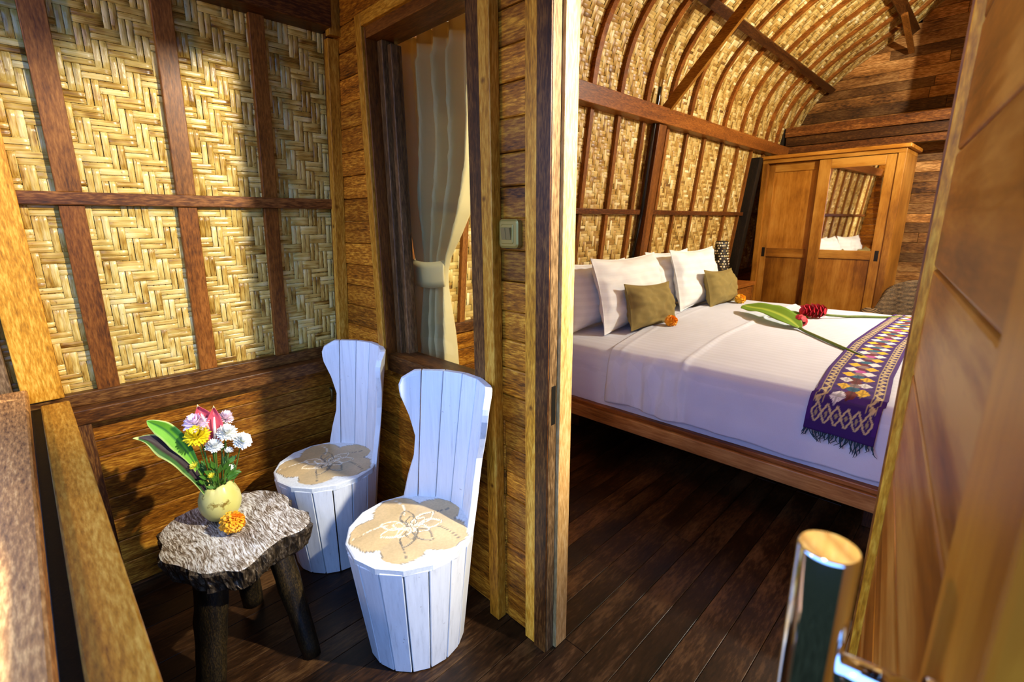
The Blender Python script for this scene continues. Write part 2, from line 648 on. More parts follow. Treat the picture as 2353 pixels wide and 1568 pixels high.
for q in range(nj):
    for k in (-1, 1):
        slat(True, q, k)
for q in range(ni):
    for k in (-1, 1):
        slat(False, q, k)
_wv1 = weave_stuff('woven_bamboo', fn_wall, 1.06, 7.02, 0.78, 2.2, wall_l)
# studs, rail, sill, wainscot boards of the veranda
for yc, w_ in ((0.144, 0.062), (0.455, 0.058), (0.74, 0.052)):
    t_ = random.uniform(0.95, 1.15)
    lbox('stud', yc - w_ / 2, yc + w_ / 2, 0.83, 1.462, 0.0, 0.032, M['red_z'], wall_l, 0.002, (1.05, 0.95, 0.85))
    lbox('stud', yc - w_ / 2 + 0.002, yc + w_ / 2 + 0.002, 1.502, 2.16, 0.0, 0.032, M['red_z'], wall_l, 0.002)
lbox('rail', 0.0, 1.02, 1.462, 1.502, 0.0, 0.045, M['dark_y'], wall_l, 0.003, (1.1, 0.95, 0.9))
lbox('sill', -0.1, 1.025, 0.80, 0.845, -0.02, 0.045, M['dark_y'], wall_l, 0.003)
lbox('sill_cap', 0.03, 1.025, 0.745, 0.80, -0.02, 0.10, M['dark_y'], wall_l, 0.004, (1.15, 1.1, 1.0))
zb = [0.745, 0.655, 0.59, 0.50, 0.41, 0.315, 0.215, 0.11, 0.0]
for a, b in zip(zb[1:], zb):
    t_ = random.uniform(0.8, 1.2)
    lbox('wainscot_board', 0.02, 1.028, a + 0.001, b - 0.001, 0.0, 0.028 + random.uniform(-0.002, 0.002), M['board_y'], wall_l, 0.004, (t_, t_, t_))
box('inner_post', -2.165, -2.10, 0.028, 0.075, 0.0, 0.745, M['dark_z'], wall_l, 0.003)
lbox('corner_post', -0.072, 0.026, 0.845, 2.3, -0.01, 0.06, M['light_z'], wall_l, 0.003, (1.15, 1.1, 0.95))
lbox('corner_post', -0.24, -0.088, 0.0, 2.3, -0.03, 0.055, M['grey_z'], wall_l, 0.003)
lbox('corner_post', 0.995, 1.028, 0.845, 2.13, 0.0, 0.03, M['dark_z'], wall_l, 0.003)
mp_ = MB().tube([LP(0.944, 0.565, 0.034), LP(0.944, 0.575, 0.046), LP(0.945, 0.625, 0.046), LP(0.945, 0.635, 0.034)], 0.008, 10)
mp_.build('pull', M['brass'], wall_l, smooth=True)['label'] = 'small rounded pale metal pull'
# bedroom studs and rail
RIBS = [1.40, 1.75, 2.09, 2.43, 2.767, 3.089, 3.42, 3.79, 4.125, 4.47, 4.86, 5.25, 5.62, 5.98, 6.33, 6.68]
for y in RIBS:
    w_ = random.uniform(0.036, 0.044)
    lbox('stud', y - w_ / 2, y + w_ / 2, 0.80, 1.455, 0.0, 0.034, M['red_z'], wall_l, 0.002)
    lbox('stud', y - w_ / 2 + 0.003, y + w_ / 2 + 0.003, 1.488, 2.13, 0.0, 0.034, M['red_z'], wall_l, 0.002)
lbox('rail', 1.13, 6.98, 1.453, 1.49, 0.0, 0.048, M['dark_y'], wall_l, 0.003, (1.1, 0.9, 0.8))
lbox('wall_post', 3.555, 3.665, 0.0, 2.11, 0.0, 0.085, M['red_z'], wall_l, 0.004, (0.9, 0.85, 0.8))
mp_ = MB().tube([LP(3.535, 0.9, 0.02), LP(3.535, 1.5, 0.055), LP(3.535, 2.3, 0.05), LP(3.54, 2.36, 0.05)], 0.013, 10)
mp_.build('cable_pipe', plain('black_pipe', c255(14, 14, 16), 0.2), wall_l, smooth=True)['label'] = 'glossy black pipe'
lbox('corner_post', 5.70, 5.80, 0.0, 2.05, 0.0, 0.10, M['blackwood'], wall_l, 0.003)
lbox('sill', 1.13, 6.98, 0.78, 0.84, 0.0, 0.05, M['dark_y'], wall_l, 0.003)
zb = [0.78, 0.67, 0.56, 0.45, 0.34, 0.23, 0.12, 0.0]
for a, b in zip(zb[1:], zb):
    lbox('wainscot_board', 1.13, 6.98, a + 0.001, b - 0.001, 0.0, 0.028, M['board_y'], wall_l, 0.004)
# wall plate beam along the whole side
lbox('plate_beam', -0.5, 0.99, 2.125, 2.30, -0.02, 0.10, M['dark_y'], wall_l, 0.004, (0.75, 0.62, 0.5))
lbox('plate_beam', 1.13, 6.98, 2.115, 2.225, -0.02, 0.10, M['red_y'], wall_l, 0.004, (1.05, 0.95, 0.85))

# ------------------------------------------------------------------ vaulted ceiling
ceil = empty('ceiling', (-0.2, 3.4, 2.2))
tag(ceil, 'barrel vaulted bedroom ceiling of woven bamboo on curved timber ribs', 'ceiling', kind='structure')
_wv2 = weave_stuff('woven_bamboo', fn_vault, 1.15, 7.0, 0.0, VAULT_L - 0.02, ceil)


def sheet_vault(name, y0, y1, n, mat, mirror=False):
    ts = np.linspace(0, VAULT_L, 40)
    x, z = vault(ts, n)
    if mirror:
        x = 2 * X_RIDGE - x
    V = [(a, yy, b) for yy in (y0, y1) for a, b in zip(x, z)]
    return mesh(name, V, grid_faces(40, 2), mat, ceil, smooth=True, solid=0.01)


sheet_vault('vault_backing', -0.6, 7.1, -0.016, M['backing'])
sheet_vault('vault_backing', -0.6, 7.1, -0.016, M['backing'], True)


def rib(y, w_, mirror=False, n1=0.03):
    ts = np.linspace(0.02, VAULT_L - 0.01, 44)
    V = []
    for t in ts:
        for n, dy in ((0.002, -w_ / 2), (0.002, w_ / 2), (n1, w_ / 2), (n1, -w_ / 2)):
            x, z = vault(t, n)
            x = float(x)
            if mirror:
                x = 2 * X_RIDGE - x
            V.append((x, y + dy, float(z)))
    F = grid_faces(4, len(ts), True) + [(3, 2, 1, 0), tuple(len(V) - 4 + k for k in range(4))]
    return mesh('rib', V, F, M['red_x'], ceil, smooth=False, tint=(1.1, 1.0, 0.85))


for y in RIBS:
    rib(y + random.uniform(-0.02, 0.02), random.uniform(0.036, 0.048), False, 0.036)
for y in RIBS[::2]:
    rib(y, 0.04, True)
# purlins below the ribs, brace from wall plate to roof
_x, _z = vault(1.02, 0.055)
_px, _pz = -1.66, 2.845
mb = MB().obb((_px, 5.05, _pz), (0.75, 0, 0.66), (0, 1, 0), (-0.66, 0, 0.75), 0.032, 1.90, 0.018)
mb.build('purlin', M['dark_y'], ceil, bevel=0.003, tint=(0.5, 0.42, 0.32))
mb = MB().box(_px - 0.05, _px + 0.05, 3.20, 3.30, _pz - 0.05, _pz + 0.05)
mb.build('purlin_block', M['blackwood'], ceil, bevel=0.004)
mb = MB().obb((-0.99, 4.3, 3.30), (0.8, 0, 0.6), (0, 1, 0), (-0.6, 0, 0.8), 0.045, 2.65, 0.025)
mb.build('purlin', M['dark_y'], ceil, bevel=0.003, tint=(0.45, 0.38, 0.3))
mb = MB().obb((-0.2, 4.0, 3.86), (1, 0, 0), (0, 1, 0), (0, 0, 1), 0.05, 3.0, 0.06)
mb.build('ridge_beam', M['dark_y'], ceil, bevel=0.003)


def strut(name, a, b, w_, d_, mat, parent, yax=(0, 1, 0), **k):
    a, b = Vector(a), Vector(b)
    d = (b - a).normalized()
    y = Vector(yax)
    n = d.cross(y).normalized()
    y = n.cross(d).normalized()
    return MB().obb((a + b) / 2, d, y, n, (b - a).length / 2, w_ / 2, d_ / 2).build(name, mat, parent, bevel=0.003, **k)


strut('brace', (-2.02, 3.66, 2.17), (-1.05, 3.66, 3.18), 0.035, 0.075, M['light_x'], ceil, tint=(0.62, 0.55, 0.5))
strut('brace', (-0.98, 6.95, 3.10), (-0.98, 6.2, 3.26), 0.05, 0.03, M['red_y'], ceil, (1, 0, 0))
fg = [(roof_x(q) - 0.03, q) for q in np.linspace(2.24, 3.95, 14)]  # unseen panel over the veranda front, added to cut sky light inside
mesh('front_sky_block', [(x, -0.36, q) for x, q in fg] + [(2 * X_RIDGE - x, -0.36, q) for x, q in fg], [(k, k + 1, 14 + k + 1, 14 + k) for k in range(13)], M['board_x'], ceil, solid=0.03)
# unseen hanging boards, added to cast the shadow on the end gable
tr = MB()
zt = [2.56, 2.74, 2.92, 3.10, 3.30, 3.50, 3.70]
for a, b in zip(zt, zt[1:]):
    box('shadow_board', -0.39, 2 * X_RIDGE - roof_x(b) - 0.02, 6.0, 6.03, a, b - 0.004, M['back'], ceil, 0.003)
box('shadow_tie', -0.395, 1.58, 5.98, 6.05, 2.49, 2.56, M['dark_x'], ceil, 0.003)

# ------------------------------------------------------------------ right wall of the bedroom (mirror image, out of the photograph)
wall_r = empty('wall_right', (1.75, 3.4, 0))
tag(wall_r, 'far side wall of woven bamboo hidden beyond the open door', 'wall', kind='structure')


def mx(v):
    return [(2 * X_RIDGE - p[0], p[1], p[2]) for p in v]


mesh('backing', mx([LP(1.0, 0, -.03), LP(1.0, 0, 0), LP(7.1, 0, 0), LP(7.1, 0, -.03), LP(1.0, 2.3, -.03), LP(1.0, 2.3, 0), LP(7.1, 2.3, 0), LP(7.1, 2.3, -.03)]),
     BOXF, M['backing'], wall_r)
for src, par in ((_wv1, wall_r), (_wv2, ceil)):
    cp = src.copy()
    COL.objects.link(cp)
    wx = PLOC[src.name]
    cp.parent = par
    cp.scale = (-1, 1, 1)
    cp.location = Vector((2 * X_RIDGE - wx.x, wx.y, wx.z)) - PLOC[par.name]
for y in RIBS[::2]:
    mesh('stud', mx([LP(y - .02, .0, 0), LP(y - .02, .0, .034), LP(y + .02, .0, .034), LP(y + .02, .0, 0), LP(y - .02, 2.13, 0), LP(y - .02, 2.13, .034), LP(y + .02, 2.13, .034), LP(y + .02, 2.13, 0)]),
         BOXF, M['red_z'], wall_r)
mesh('plate_beam', mx([LP(1.1, 2.115, -.02), LP(1.1, 2.115, .1), LP(6.98, 2.115, .1), LP(6.98, 2.115, -.02), LP(1.1, 2.225, -.02), LP(1.1, 2.225, .1), LP(6.98, 2.225, .1), LP(6.98, 2.225, -.02)]),
     BOXF, M['red_y'], wall_r)

# ------------------------------------------------------------------ back wall
wall_b = empty('wall_back', (-0.2, 7.0, 0))
tag(wall_b, 'end wall of weathered brown planks behind the wardrobe', 'wall', kind='structure')
z = 0.0
k_ = 0
while z < 3.9:
    h_ = 0.105 + random.uniform(-0.012, 0.012)
    zc = z + h_ / 2
    xl = XW(zc) if zc < 2.14 else roof_x(zc)
    xr = 2 * X_RIDGE - xl
    if xr - xl > 0.1:
        xs = [xl - 0.02, random.uniform(-1.2, -0.3), xr + 0.02]
        for a, b in zip(xs, xs[1:]):
            t_ = random.choice([0.5, 0.8, 1.0, 1.1, 1.25, 1.4])
            box('wall_plank', a - (0.12 if a < -1 else -0.001), b + (0.12 if b > 0.6 else -0.001), 7.0 + random.uniform(0, 0.006), 7.03, z + 0.001, z + h_ - 0.001, M['back'], wall_b, 0.004, (t_, t_, t_))
    z += h_
box('end_panel', -2.3, 1.9, 7.04, 7.08, 0, 2.3, M['blackwood'], wall_b, 0)
ge = [(roof_x(q) - 0.1, q) for q in np.linspace(2.25, 4.1, 14)]
mesh('end_panel', [(x, 7.06, q) for x, q in ge] + [(2 * X_RIDGE - x, 7.06, q) for x, q in ge], [(k, k + 1, 14 + k + 1, 14 + k) for k in range(13)], M['blackwood'], wall_b, solid=0.03)
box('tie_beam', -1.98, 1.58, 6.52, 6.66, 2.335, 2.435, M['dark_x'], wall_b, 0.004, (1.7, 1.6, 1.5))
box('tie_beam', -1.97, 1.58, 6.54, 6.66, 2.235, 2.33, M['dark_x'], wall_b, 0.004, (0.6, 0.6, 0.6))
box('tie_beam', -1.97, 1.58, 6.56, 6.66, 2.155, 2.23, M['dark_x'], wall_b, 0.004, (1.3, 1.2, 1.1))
box('beam_end', -2.03, -1.985, 6.50, 6.62, 2.2, 2.44, M['blackwood'], wall_b, 0.003)

# ------------------------------------------------------------------ board wall between veranda and bedroom
wall_m = empty('wall_middle', (-1.5, 1.06, 0))
tag(wall_m, 'horizontal plank wall with the window and the doorway', 'wall', kind='structure')
PZ = 0.0915
zs = [0.86 + PZ * k for k in range(-9, 17)]
zs = [0.0] + [q for q in zs if q > 0.05]


def tone():
    return random.choice([0.75, 0.9, 1.0, 1.0, 1.1, 1.2])


for a, b in zip(zs, zs[1:]):
    zc = (a + b) / 2
    xl = (XW(zc) if zc < 2.14 else roof_x(zc)) + 0.01
    spans = []
    if zc < 0.80:
        spans = [(xl, -1.06), (-1.06, -0.93)]
    elif zc < 2.06:
        spans = [(xl, -1.755), (-1.09, -0.93)]
    else:
        spans = [(xl, -0.93)]
    if zc > 2.03:
        spans.append((-0.93, 0.02))
    spans.append((0.02, 2 * X_RIDGE - xl))
    for x0, x1 in spans:
        if x0 == -1.09:      # the narrow strip beside the door: boards differ strongly
            kz = [0.63, 0.72, 0.81, 0.906, 0.997, 1.089, 1.18, 1.272, 1.363, 1.455, 1.546, 1.638, 1.729, 1.821, 1.912]
            kt = [0.6, 0.7, 0.8, 1.1, 1.25, 1.3, 1.3, 0.6, 0.65, 0.95, 0.75, 0.8, 1.45, 1.5, 1.0]
            t_ = kt[int(np.argmin([abs(zc - q) for q in kz]))]
            tt = (t_ * 1.3, t_ * 1.25, t_ * 0.95)
        else:
            t_ = tone()
            tt = (t_ * 1.4, t_ * 1.28, t_ * 1.0)
        box('wall_board', x0 + 0.0005, x1 - 0.0005, 1.03 + random.uniform(-0.003, 0.003), 1.075, a + 0.0008, b - 0.0008, M['board_x'], wall_m, 0.005, tt)
z0 = zs[-1]
gl = [(roof_x(q), q) for q in np.linspace(z0, 3.95, 16)]
gv = [(x, yy, q) for yy in (1.04, 1.08) for x, q in gl] + [(2 * X_RIDGE - x, yy, q) for yy in (1.04, 1.08) for x, q in gl]
n_ = len(gl)
gf = []
for k in range(n_ - 1):
    gf += [(k, k + 1, 2 * n_ + k + 1, 2 * n_ + k), (n_ + k, 3 * n_ + k, 3 * n_ + k + 1, n_ + k + 1)]
mesh('gable_panel', gv, gf, M['board_x'], wall_m)
# corner moulding
_w = 0.034
for (za, zb_) in ((0.0, 2.098), (2.105, 2.42)):
    dx = 0.0 if za == 0 else 0.018
    V = []
    for q in (za, zb_):
        x0 = XW(q) + 0.036 + dx
        V += [(x0, 0.985, q), (x0 + _w, 0.985, q), (x0 + _w, 1.03, q), (x0, 1.03, q)]
    mesh('corner_moulding', V, BOXF, M['light_z'], wall_m, bevel=0.002, tint=(1.0, 0.95, 0.85))
# trims beside the window
box('cover_strip', -1.113, -1.066, 0.993, 1.03, 0.0, 2.42, M['light_z'], wall_m, 0.003, (1.2, 1.1, 0.9))

# ------------------------------------------------------------------ window
win = empty('window_1', (-1.45, 1.05, 0.8))
tag(win, 'tall narrow dark framed window with a tied-back curtain inside', 'window', kind='structure')
box('frame_edge', -1.785, -1.742, 0.998, 1.03, 0.80, 2.125, M['light_z'], win, 0.003, (0.85, 0.78, 0.65))
box('frame_edge', -1.742, -1.115, 0.998, 1.03, 2.082, 2.125, M['light_x'], win, 0.003, (0.95, 0.9, 0.8))
box('jamb', -1.785, -1.735, 1.01, 1.13, 0.80, 2.082, M['red_z'], win, 0.002, (0.75, 0.65, 0.55))
box('head', -1.735, -1.12, 1.012, 1.13, 2.045, 2.085, M['red_x'], win, 0.002, (0.9, 0.8, 0.7))
box('casement_stile', -1.735, -1.70, 1.055, 1.11, 0.86, 2.045, M['grey_z'], win, 0.004, (0.8, 0.66, 0.5))
box('casement_stile', -1.70, -1.672, 1.075, 1.12, 0.86, 2.03, M['grey_z'], win, 0.004, (1.1, 0.92, 0.75))
box('casement_stile', -1.173, -1.114, 1.0, 1.185, 0.80, 2.14, M['dark_z'], win, 0.004)
box('casement_rail', -1.735, -1.173, 1.01, 1.12, 0.80, 0.872, M['dark_x'], win, 0.004, (0.8, 0.75, 0.7))
g = NT('window_glass')
lw_ = g.n('ShaderNodeLayerWeight', Blend=0.5)
fr = g.n('ShaderNodeMath', {'operation': 'POWER'}, _0=lw_.outputs['Facing'], _1=4.0)
tb = g.n('ShaderNodeBsdfTransparent', Color=(0.93, 0.95, 0.93, 1))
gb = g.n('ShaderNodeBsdfGlossy', Roughness=0.02)
ms = g.n('ShaderNodeMixShader', _0=fr.outputs[0], _1=tb.outputs[0], _2=gb.outputs[0])
g.t.links.new(ms.outputs[0], g.out.inputs[0])
box('pane', -1.69, -1.16, 1.097, 1.101, 0.865, 2.05, g.mat, win, 0)

# ------------------------------------------------------------------ door frame, door
trim = empty('trim_1', (-0.88, 1.03, 0))
tag(trim, 'timber door frame post with pale inner edge and dark rebate', 'door frame', kind='structure')
box('architrave', -0.952, -0.908, 1.012, 1.05, 0.0, 2.06, M['light_z'], trim, 0.002, (1.35, 1.25, 0.95))
box('jamb', -0.908, -0.858, 1.008, 1.12, -0.005, 2.06, M['dark_z'], trim, 0.002, (0.95, 0.9, 0.8))
box('rebate', -0.862, -0.856, 1.012, 1.047, 0.0, 2.06, M['grey_z'], trim, 0.001)
box('inner_jamb', -0.858, -0.844, 1.047, 1.103, 0.0, 2.03, M['pale_z'], trim, 0.002, (0.8, 0.72, 0.6))
box('strike_plate', -0.857, -0.8545, 1.022, 1.040, 0.815, 0.935, M['blackmetal'], trim, 0.0006)
box('head', -0.858, -0.07, 1.02, 1.103, 2.03, 2.09, M['dark_x'], trim, 0.002)
box('hinge_jamb', -0.086, 0.03, 1.045, 1.11, 0.0, 2.06, M['red_z'], trim, 0.001, (1.1, 1.0, 0.8))
box('hinge_jamb', -0.081, 0.03, 1.02, 1.046, 0.0, 2.06, M['light_z'], trim, 0.002, (1.6, 1.45, 0.8))

dvec = Vector((0.132, -0.991, 0)).normalized()
door = empty('door_1', (-0.068, 1.015, 0.012), math.atan2(dvec.y, dvec.x), local=True)
tag(door, 'open teak plank door with chrome bar handle', 'door', kind='structure')
# local x runs from hinge to handle edge, local -y is the visible face side (towards -X)
DW = 0.745
zc = 1.325 - 0.012
zz = [0.0]
q = zc - 0.173 * 7
while q < 1.98:
    if q > 0.03:
        zz.append(q)
    q += 0.173
zz.append(1.99)


def doorlocal(name, x0, x1, d0, d1, z0, z1, mat, parent, bevel=0.003, tint=None):
    # d: depth behind the visible face; the visible face looks to local +y or -y
    return box(name, x0, x1, SGN * d1 if SGN < 0 else d0, SGN * d0 if SGN < 0 else d1, z0, z1, mat, parent, bevel, tint)


# the face turned to the photograph points to world -X; local y axis = rotate dvec by +90deg = (0.991, 0.132): world +X, so the face is local -y
SGN = 1
M['door'] = wood('teak_door', c255(104, 50, 6), c255(172, 98, 20), c255(214, 146, 58), 0, along=1.4, across=20, rough=0.42, fleck=0.18, vary=0.2, bump_s=0.05, knots=True)
M['door_z'] = wood('teak_door_stile', c255(160, 90, 14), c255(204, 128, 30), c255(222, 156, 60), 2, along=1.0, across=18, rough=0.42, fleck=0.15, vary=0.1, bump_s=0.04, knots=True)
box('door_core', 0.003, DW - 0.003, 0.012, 0.03, 0.004, 1.984, M['door'], door, 0)
for a, b in zip(zz, zz[1:]):
    box('door_plank', 0.0, 0.612, 0.0, 0.014, a + 0.0012, b - 0.0012, M['door'], door, 0.005)
    box('door_plank', 0.0, 0.612, 0.028, 0.042, a + 0.0012, b - 0.0012, M['door'], door, 0.005)
box('stile', 0.614, DW, -0.004, 0.046, 0.0, 1.99, M['door_z'], door, 0.004)
hb = empty('pull_handle', (0, 0, 0), 0, True)
hb.parent = door
BX, BD = 0.694, -0.068
MB().tube([(BX, BD, 0.62), (BX, BD, 1.192), (BX, BD, 1.194)], [0.0168, 0.0168, 0.0158], 40).build('bar', M['chrome'], hb, smooth=False, bevel=0)
for zq in (0.72, 1.112):
    MB().tube([(BX, BD + 0.01, zq), (BX, -0.004, zq)], 0.0105, 28).build('standoff', M['chrome'], hb)
    MB().tube([(BX, -0.012, zq), (BX, -0.003, zq)], 0.016, 28).build('standoff_rose', M['chrome'], hb)
for ch in hb.children:
    ch.data.polygons.foreach_set('use_smooth', [len(p.vertices) == 4 for p in ch.data.polygons])

# ------------------------------------------------------------------ veranda railing (half wall along the front)
rl = empty('wall_front', (-1.4, -0.03, 0))
tag(rl, 'low timber half wall along the veranda with a wide cap rail', 'half wall', kind='structure')
box('cap_rail', -2.1, -0.60, -0.165, -0.055, 0.865, 0.90, M['grey_x'], rl, 0.006, (2.0, 1.65, 1.2))
box('inner_rail', -2.06, -0.60, -0.035, 0.034, 0.80, 0.85, M['light_x'], rl, 0.004, (0.95, 0.9, 0.8))
box('slot_board', -2.1, -0.60, -0.060, -0.030, 0.60, 0.83, M['blackwood'], rl, 0.002)
for a, b in zip([0, .1, .2, .3, .4, .5, .6, .7], [.1, .2, .3, .4, .5, .6, .7, .80]):
    box('wall_board', -2.1, -0.60, -0.01, 0.018, a + 0.001, b - 0.001, M['dark_x'], rl, 0.003, (0.6, 0.55, 0.5))
box('end_post', -0.66, -0.58, -0.15, 0.03, 0.0, 0.80, M['dark_z'], rl, 0.003)

# ground outside
mesh('ground', [(-30, -40, -0.5), (30, -40, -0.5), (30, -0.2, -0.5), (-30, -0.2, -0.5)], [(0, 1, 2, 3)], plain('garden_ground', c255(16, 18, 10), 1.0, 0.5, 2, Specular_IOR_Level=0.0), None)
tag(bpy.data.objects['ground'], 'sunlit garden ground in front of the veranda', 'ground', kind='structure')
#PART2
# ------------------------------------------------------------------ curtain
cur = empty('curtain', (-1.62, 1.19, 0.75))
tag(cur, 'beige satin curtain tied back with a sash behind the window', 'curtain')
CS = [(2.10, -1.90, -1.33), (1.95, -1.90, -1.345), (1.75, -1.89, -1.36), (1.60, -1.88, -1.385), (1.45, -1.86, -1.435), (1.35, -1.83, -1.49),
      (1.27, -1.82, -1.545), (1.21, -1.815, -1.57), (1.15, -1.82, -1.575), (1.08, -1.83, -1.57), (0.95, -1.84, -1.56), (0.74, -1.85, -1.545)]
NU, NV = 150, 60
cz = np.linspace(2.10, 0.74, NV)
_zs = np.array([c[0] for c in CS])[::-1]
V = []
for z in cz:
    xl = np.interp(z, _zs, [c[1] for c in CS][::-1])
    xr = np.interp(z, _zs, [c[2] for c in CS][::-1])
    tight = math.exp(-((z - 1.21) / 0.16) ** 2)
    for i in range(NU):
        u = i / (NU - 1)
        uu = u + 0.012 * math.sin(7 * z + 9 * u)
        ph = 2 * math.pi * 5.0 * (uu + 0.03 * math.sin(8 * uu + 1))
        amp = 0.052 * (1 - 0.55 * tight)
        fold = 1.6 * abs(math.sin(ph / 2 + 0.3)) ** 0.8 - 0.8 + 0.2 * math.sin(2 * ph + 0.7)
        x = xl + (xr - xl) * u + 0.010 * math.cos(ph) * (1 - 0.3 * tight)
        if z > 1.99:
            fold *= 0.7
        V.append((x, 1.212 + amp * fold + 0.004 * math.sin(11 * z + 3 * u), z))
mesh('drape', V, grid_faces(NU, NV), M['curtain'], cur, smooth=True, solid=0.003)
V = []
for j, zt_ in enumerate(np.linspace(0, 1, 5)):
    for i in range(40):
        u = i / 39
        zc_ = 1.245 - 0.035 * math.sin(math.pi * u * 0.75) + 0.0
        x = -1.835 + (0.275) * u
        V.append((x, 1.195 - 0.036 * math.sin(math.pi * min(1, 0.15 + u * 0.8)) - 0.003 * math.sin(math.pi * zt_), zc_ + 0.035 - 0.105 * zt_))
mesh('tieback', V, grid_faces(40, 5), M['curtain'], cur, smooth=True, solid=0.003)
MB().tube([(-1.9, 1.21, 2.112), (-1.0, 1.21, 2.112)], 0.008, 10).build('curtain_rod', M['brass'], cur, smooth=True)
for k in range(5):
    MB().tube([(-1.80 + k * 0.105 + 0.016 * math.cos(t), 1.205, 2.096 + 0.016 * math.sin(t)) for t in np.linspace(0, 6.28, 13)], 0.0022, 6).build('curtain_ring', M['chrome'], cur, smooth=True)

# ------------------------------------------------------------------ light switch
sw = empty('light_switch', (-1.018, 1.022, 1.33))
tag(sw, 'gold double rocker light switch on the narrow plank strip', 'light switch')


def rrect(cx, cz_, w_, h_, r, n=6):
    P = []
    for sx, sz, a0 in ((1, 1, 0), (-1, 1, 90), (-1, -1, 180), (1, -1, 270)):
        for k in range(n + 1):
            a = math.radians(a0 + 90 * k / n)
            P.append((cx + sx * (w_ / 2 - r) + r * math.cos(a), cz_ + sz * (h_ / 2 - r) + r * math.sin(a)))
    return P


def plate(name, cx, cz_, w_, h_, r, y_back, y_front, inset, mat, parent):
    a = rrect(cx, cz_, w_, h_, r)
    b = rrect(cx, cz_, w_ - inset * 2, h_ - inset * 2, max(r - inset, 0.001))
    n = len(a)
    V = [(x, y_back, z) for x, z in a] + [(x, y_front + inset * 0.5, z) for x, z in a] + [(x, y_front, z) for x, z in b]
    F = []
    for lv in range(2):
        for k in range(n):
            F.append((lv * n + k, lv * n + (k + 1) % n, (lv + 1) * n + (k + 1) % n, (lv + 1) * n + k))
    F.append(tuple(2 * n + k for k in range(n)))
    F.append(tuple(range(n))[::-1])
    return mesh(name, V, F, mat, parent)


plate('plate', -1.018, 1.368, 0.078, 0.082, 0.012, 1.027, 1.010, 0.006, M['champagne'], sw)
plate('inner_plate', -1.021, 1.367, 0.050, 0.056, 0.006, 1.012, 1.008, 0.002, M['champagne'], sw)
for k in (-1, 1):
    cx = -1.022 + k * 0.0095
    V = [(cx - .009, 1.009, 1.351), (cx + .009, 1.009, 1.351), (cx + .009, 1.009, 1.386), (cx - .009, 1.009, 1.386),
         (cx - .009, 1.006, 1.351), (cx + .009, 1.006, 1.351), (cx + .009, 1.0005, 1.3845), (cx - .009, 1.0005, 1.3845)]
    mesh('rocker', V, BOXF, M['rocker'], sw, bevel=0.001)

# ------------------------------------------------------------------ carved tub chairs
def seat_color(x, y):
    """painted lotus: returns colour and depth at a point of the unit disc"""
    r, a = math.hypot(x, y), math.atan2(y, x)
    WH = np.array(c255(226, 230, 230)[:3])
    TAN = np.array(c255(218, 188, 136)[:3])
    GR = np.array(c255(150, 140, 120)[:3])
    LN = np.array(c255(236, 226, 200)[:3])
    n = mnoise.noise((x * 2.1, y * 2.1, 1.7))
    col, dep = WH, 0.0
    wn = mnoise.noise((x * 6, y * 6, 5.0))
    # five broad outer petals
    best = None
    for k, (pc, ln, wd) in enumerate(((0.35, 0.95, 0.68), (1.55, 0.93, 0.66), (2.85, 0.96, 0.66), (4.1, 0.96, 0.70), (5.35, 0.88, 0.58))):
        d = (a - pc + math.pi) % (2 * math.pi) - math.pi
        px_, py_ = r * math.cos(d), r * math.sin(d)
        e = ((px_ - ln * 0.52) / (ln * 0.47)) ** 2 + (py_ / (wd * 0.62)) ** 2
        e += 0.18 * wn
        if best is None or e < best[0]:
            best = (e, px_, py_, ln, wd, k)
    e, px_, py_, ln, wd, k = best
    if e < 1.0 or r < 0.42:
        col = TAN * (0.92 + 0.25 * n)
        if k in (0, 1, 4):
            col = col * 0.8 + GR * 0.25
        # veins
        v = abs(py_ - 0.22 * wd * math.sin(px_ * 4 + k))
        if 0.35 < px_ < ln * 0.93 and v < 0.012:
            col, dep = LN if k in (2, 3) else GR * 0.7, -0.5
        # inner petals: two rings of pointed leaves and a small heart
        for q, (m, i0, L, wd_) in enumerate(((7, 0.12, 0.40, 0.115), (6, 0.02, 0.30, 0.095), (4, 0.0, 0.15, 0.06))):
            for g_ in range(m):
                pc = 2 * math.pi * g_ / m + q * 0.5 + 0.15 * math.sin(g_ * 2.1)
                d = (a - pc + math.pi) % (2 * math.pi) - math.pi
                if abs(d) > 1.2:
                    continue
                lx, ly = r * math.cos(d) - i0, r * math.sin(d) + 0.12 * (r * math.cos(d)) ** 2
                if 0 < lx < L:
                    ww = wd_ * math.sin(math.pi * (lx / L) ** 0.8)
                    if abs(abs(ly) - ww) < 0.010 + 0.006 * (ly > 0):
                        col, dep = (LN if (g_ + q) % 3 else GR * 0.75), -0.9
                    elif abs(ly) < ww:
                        dep = 0.15
    elif e < 1.10:
        col, dep = (GR if wn > -0.1 else WH), -0.6
    # bud on a stalk
    bx, by = x + 0.42, y + 0.62
    if (bx / 0.07) ** 2 + ((by + 0.07) / 0.11) ** 2 < 1 or (abs(bx - 0.02) < 0.03 and 0 < by < 0.16):
        col = TAN * 0.8
    return col, dep


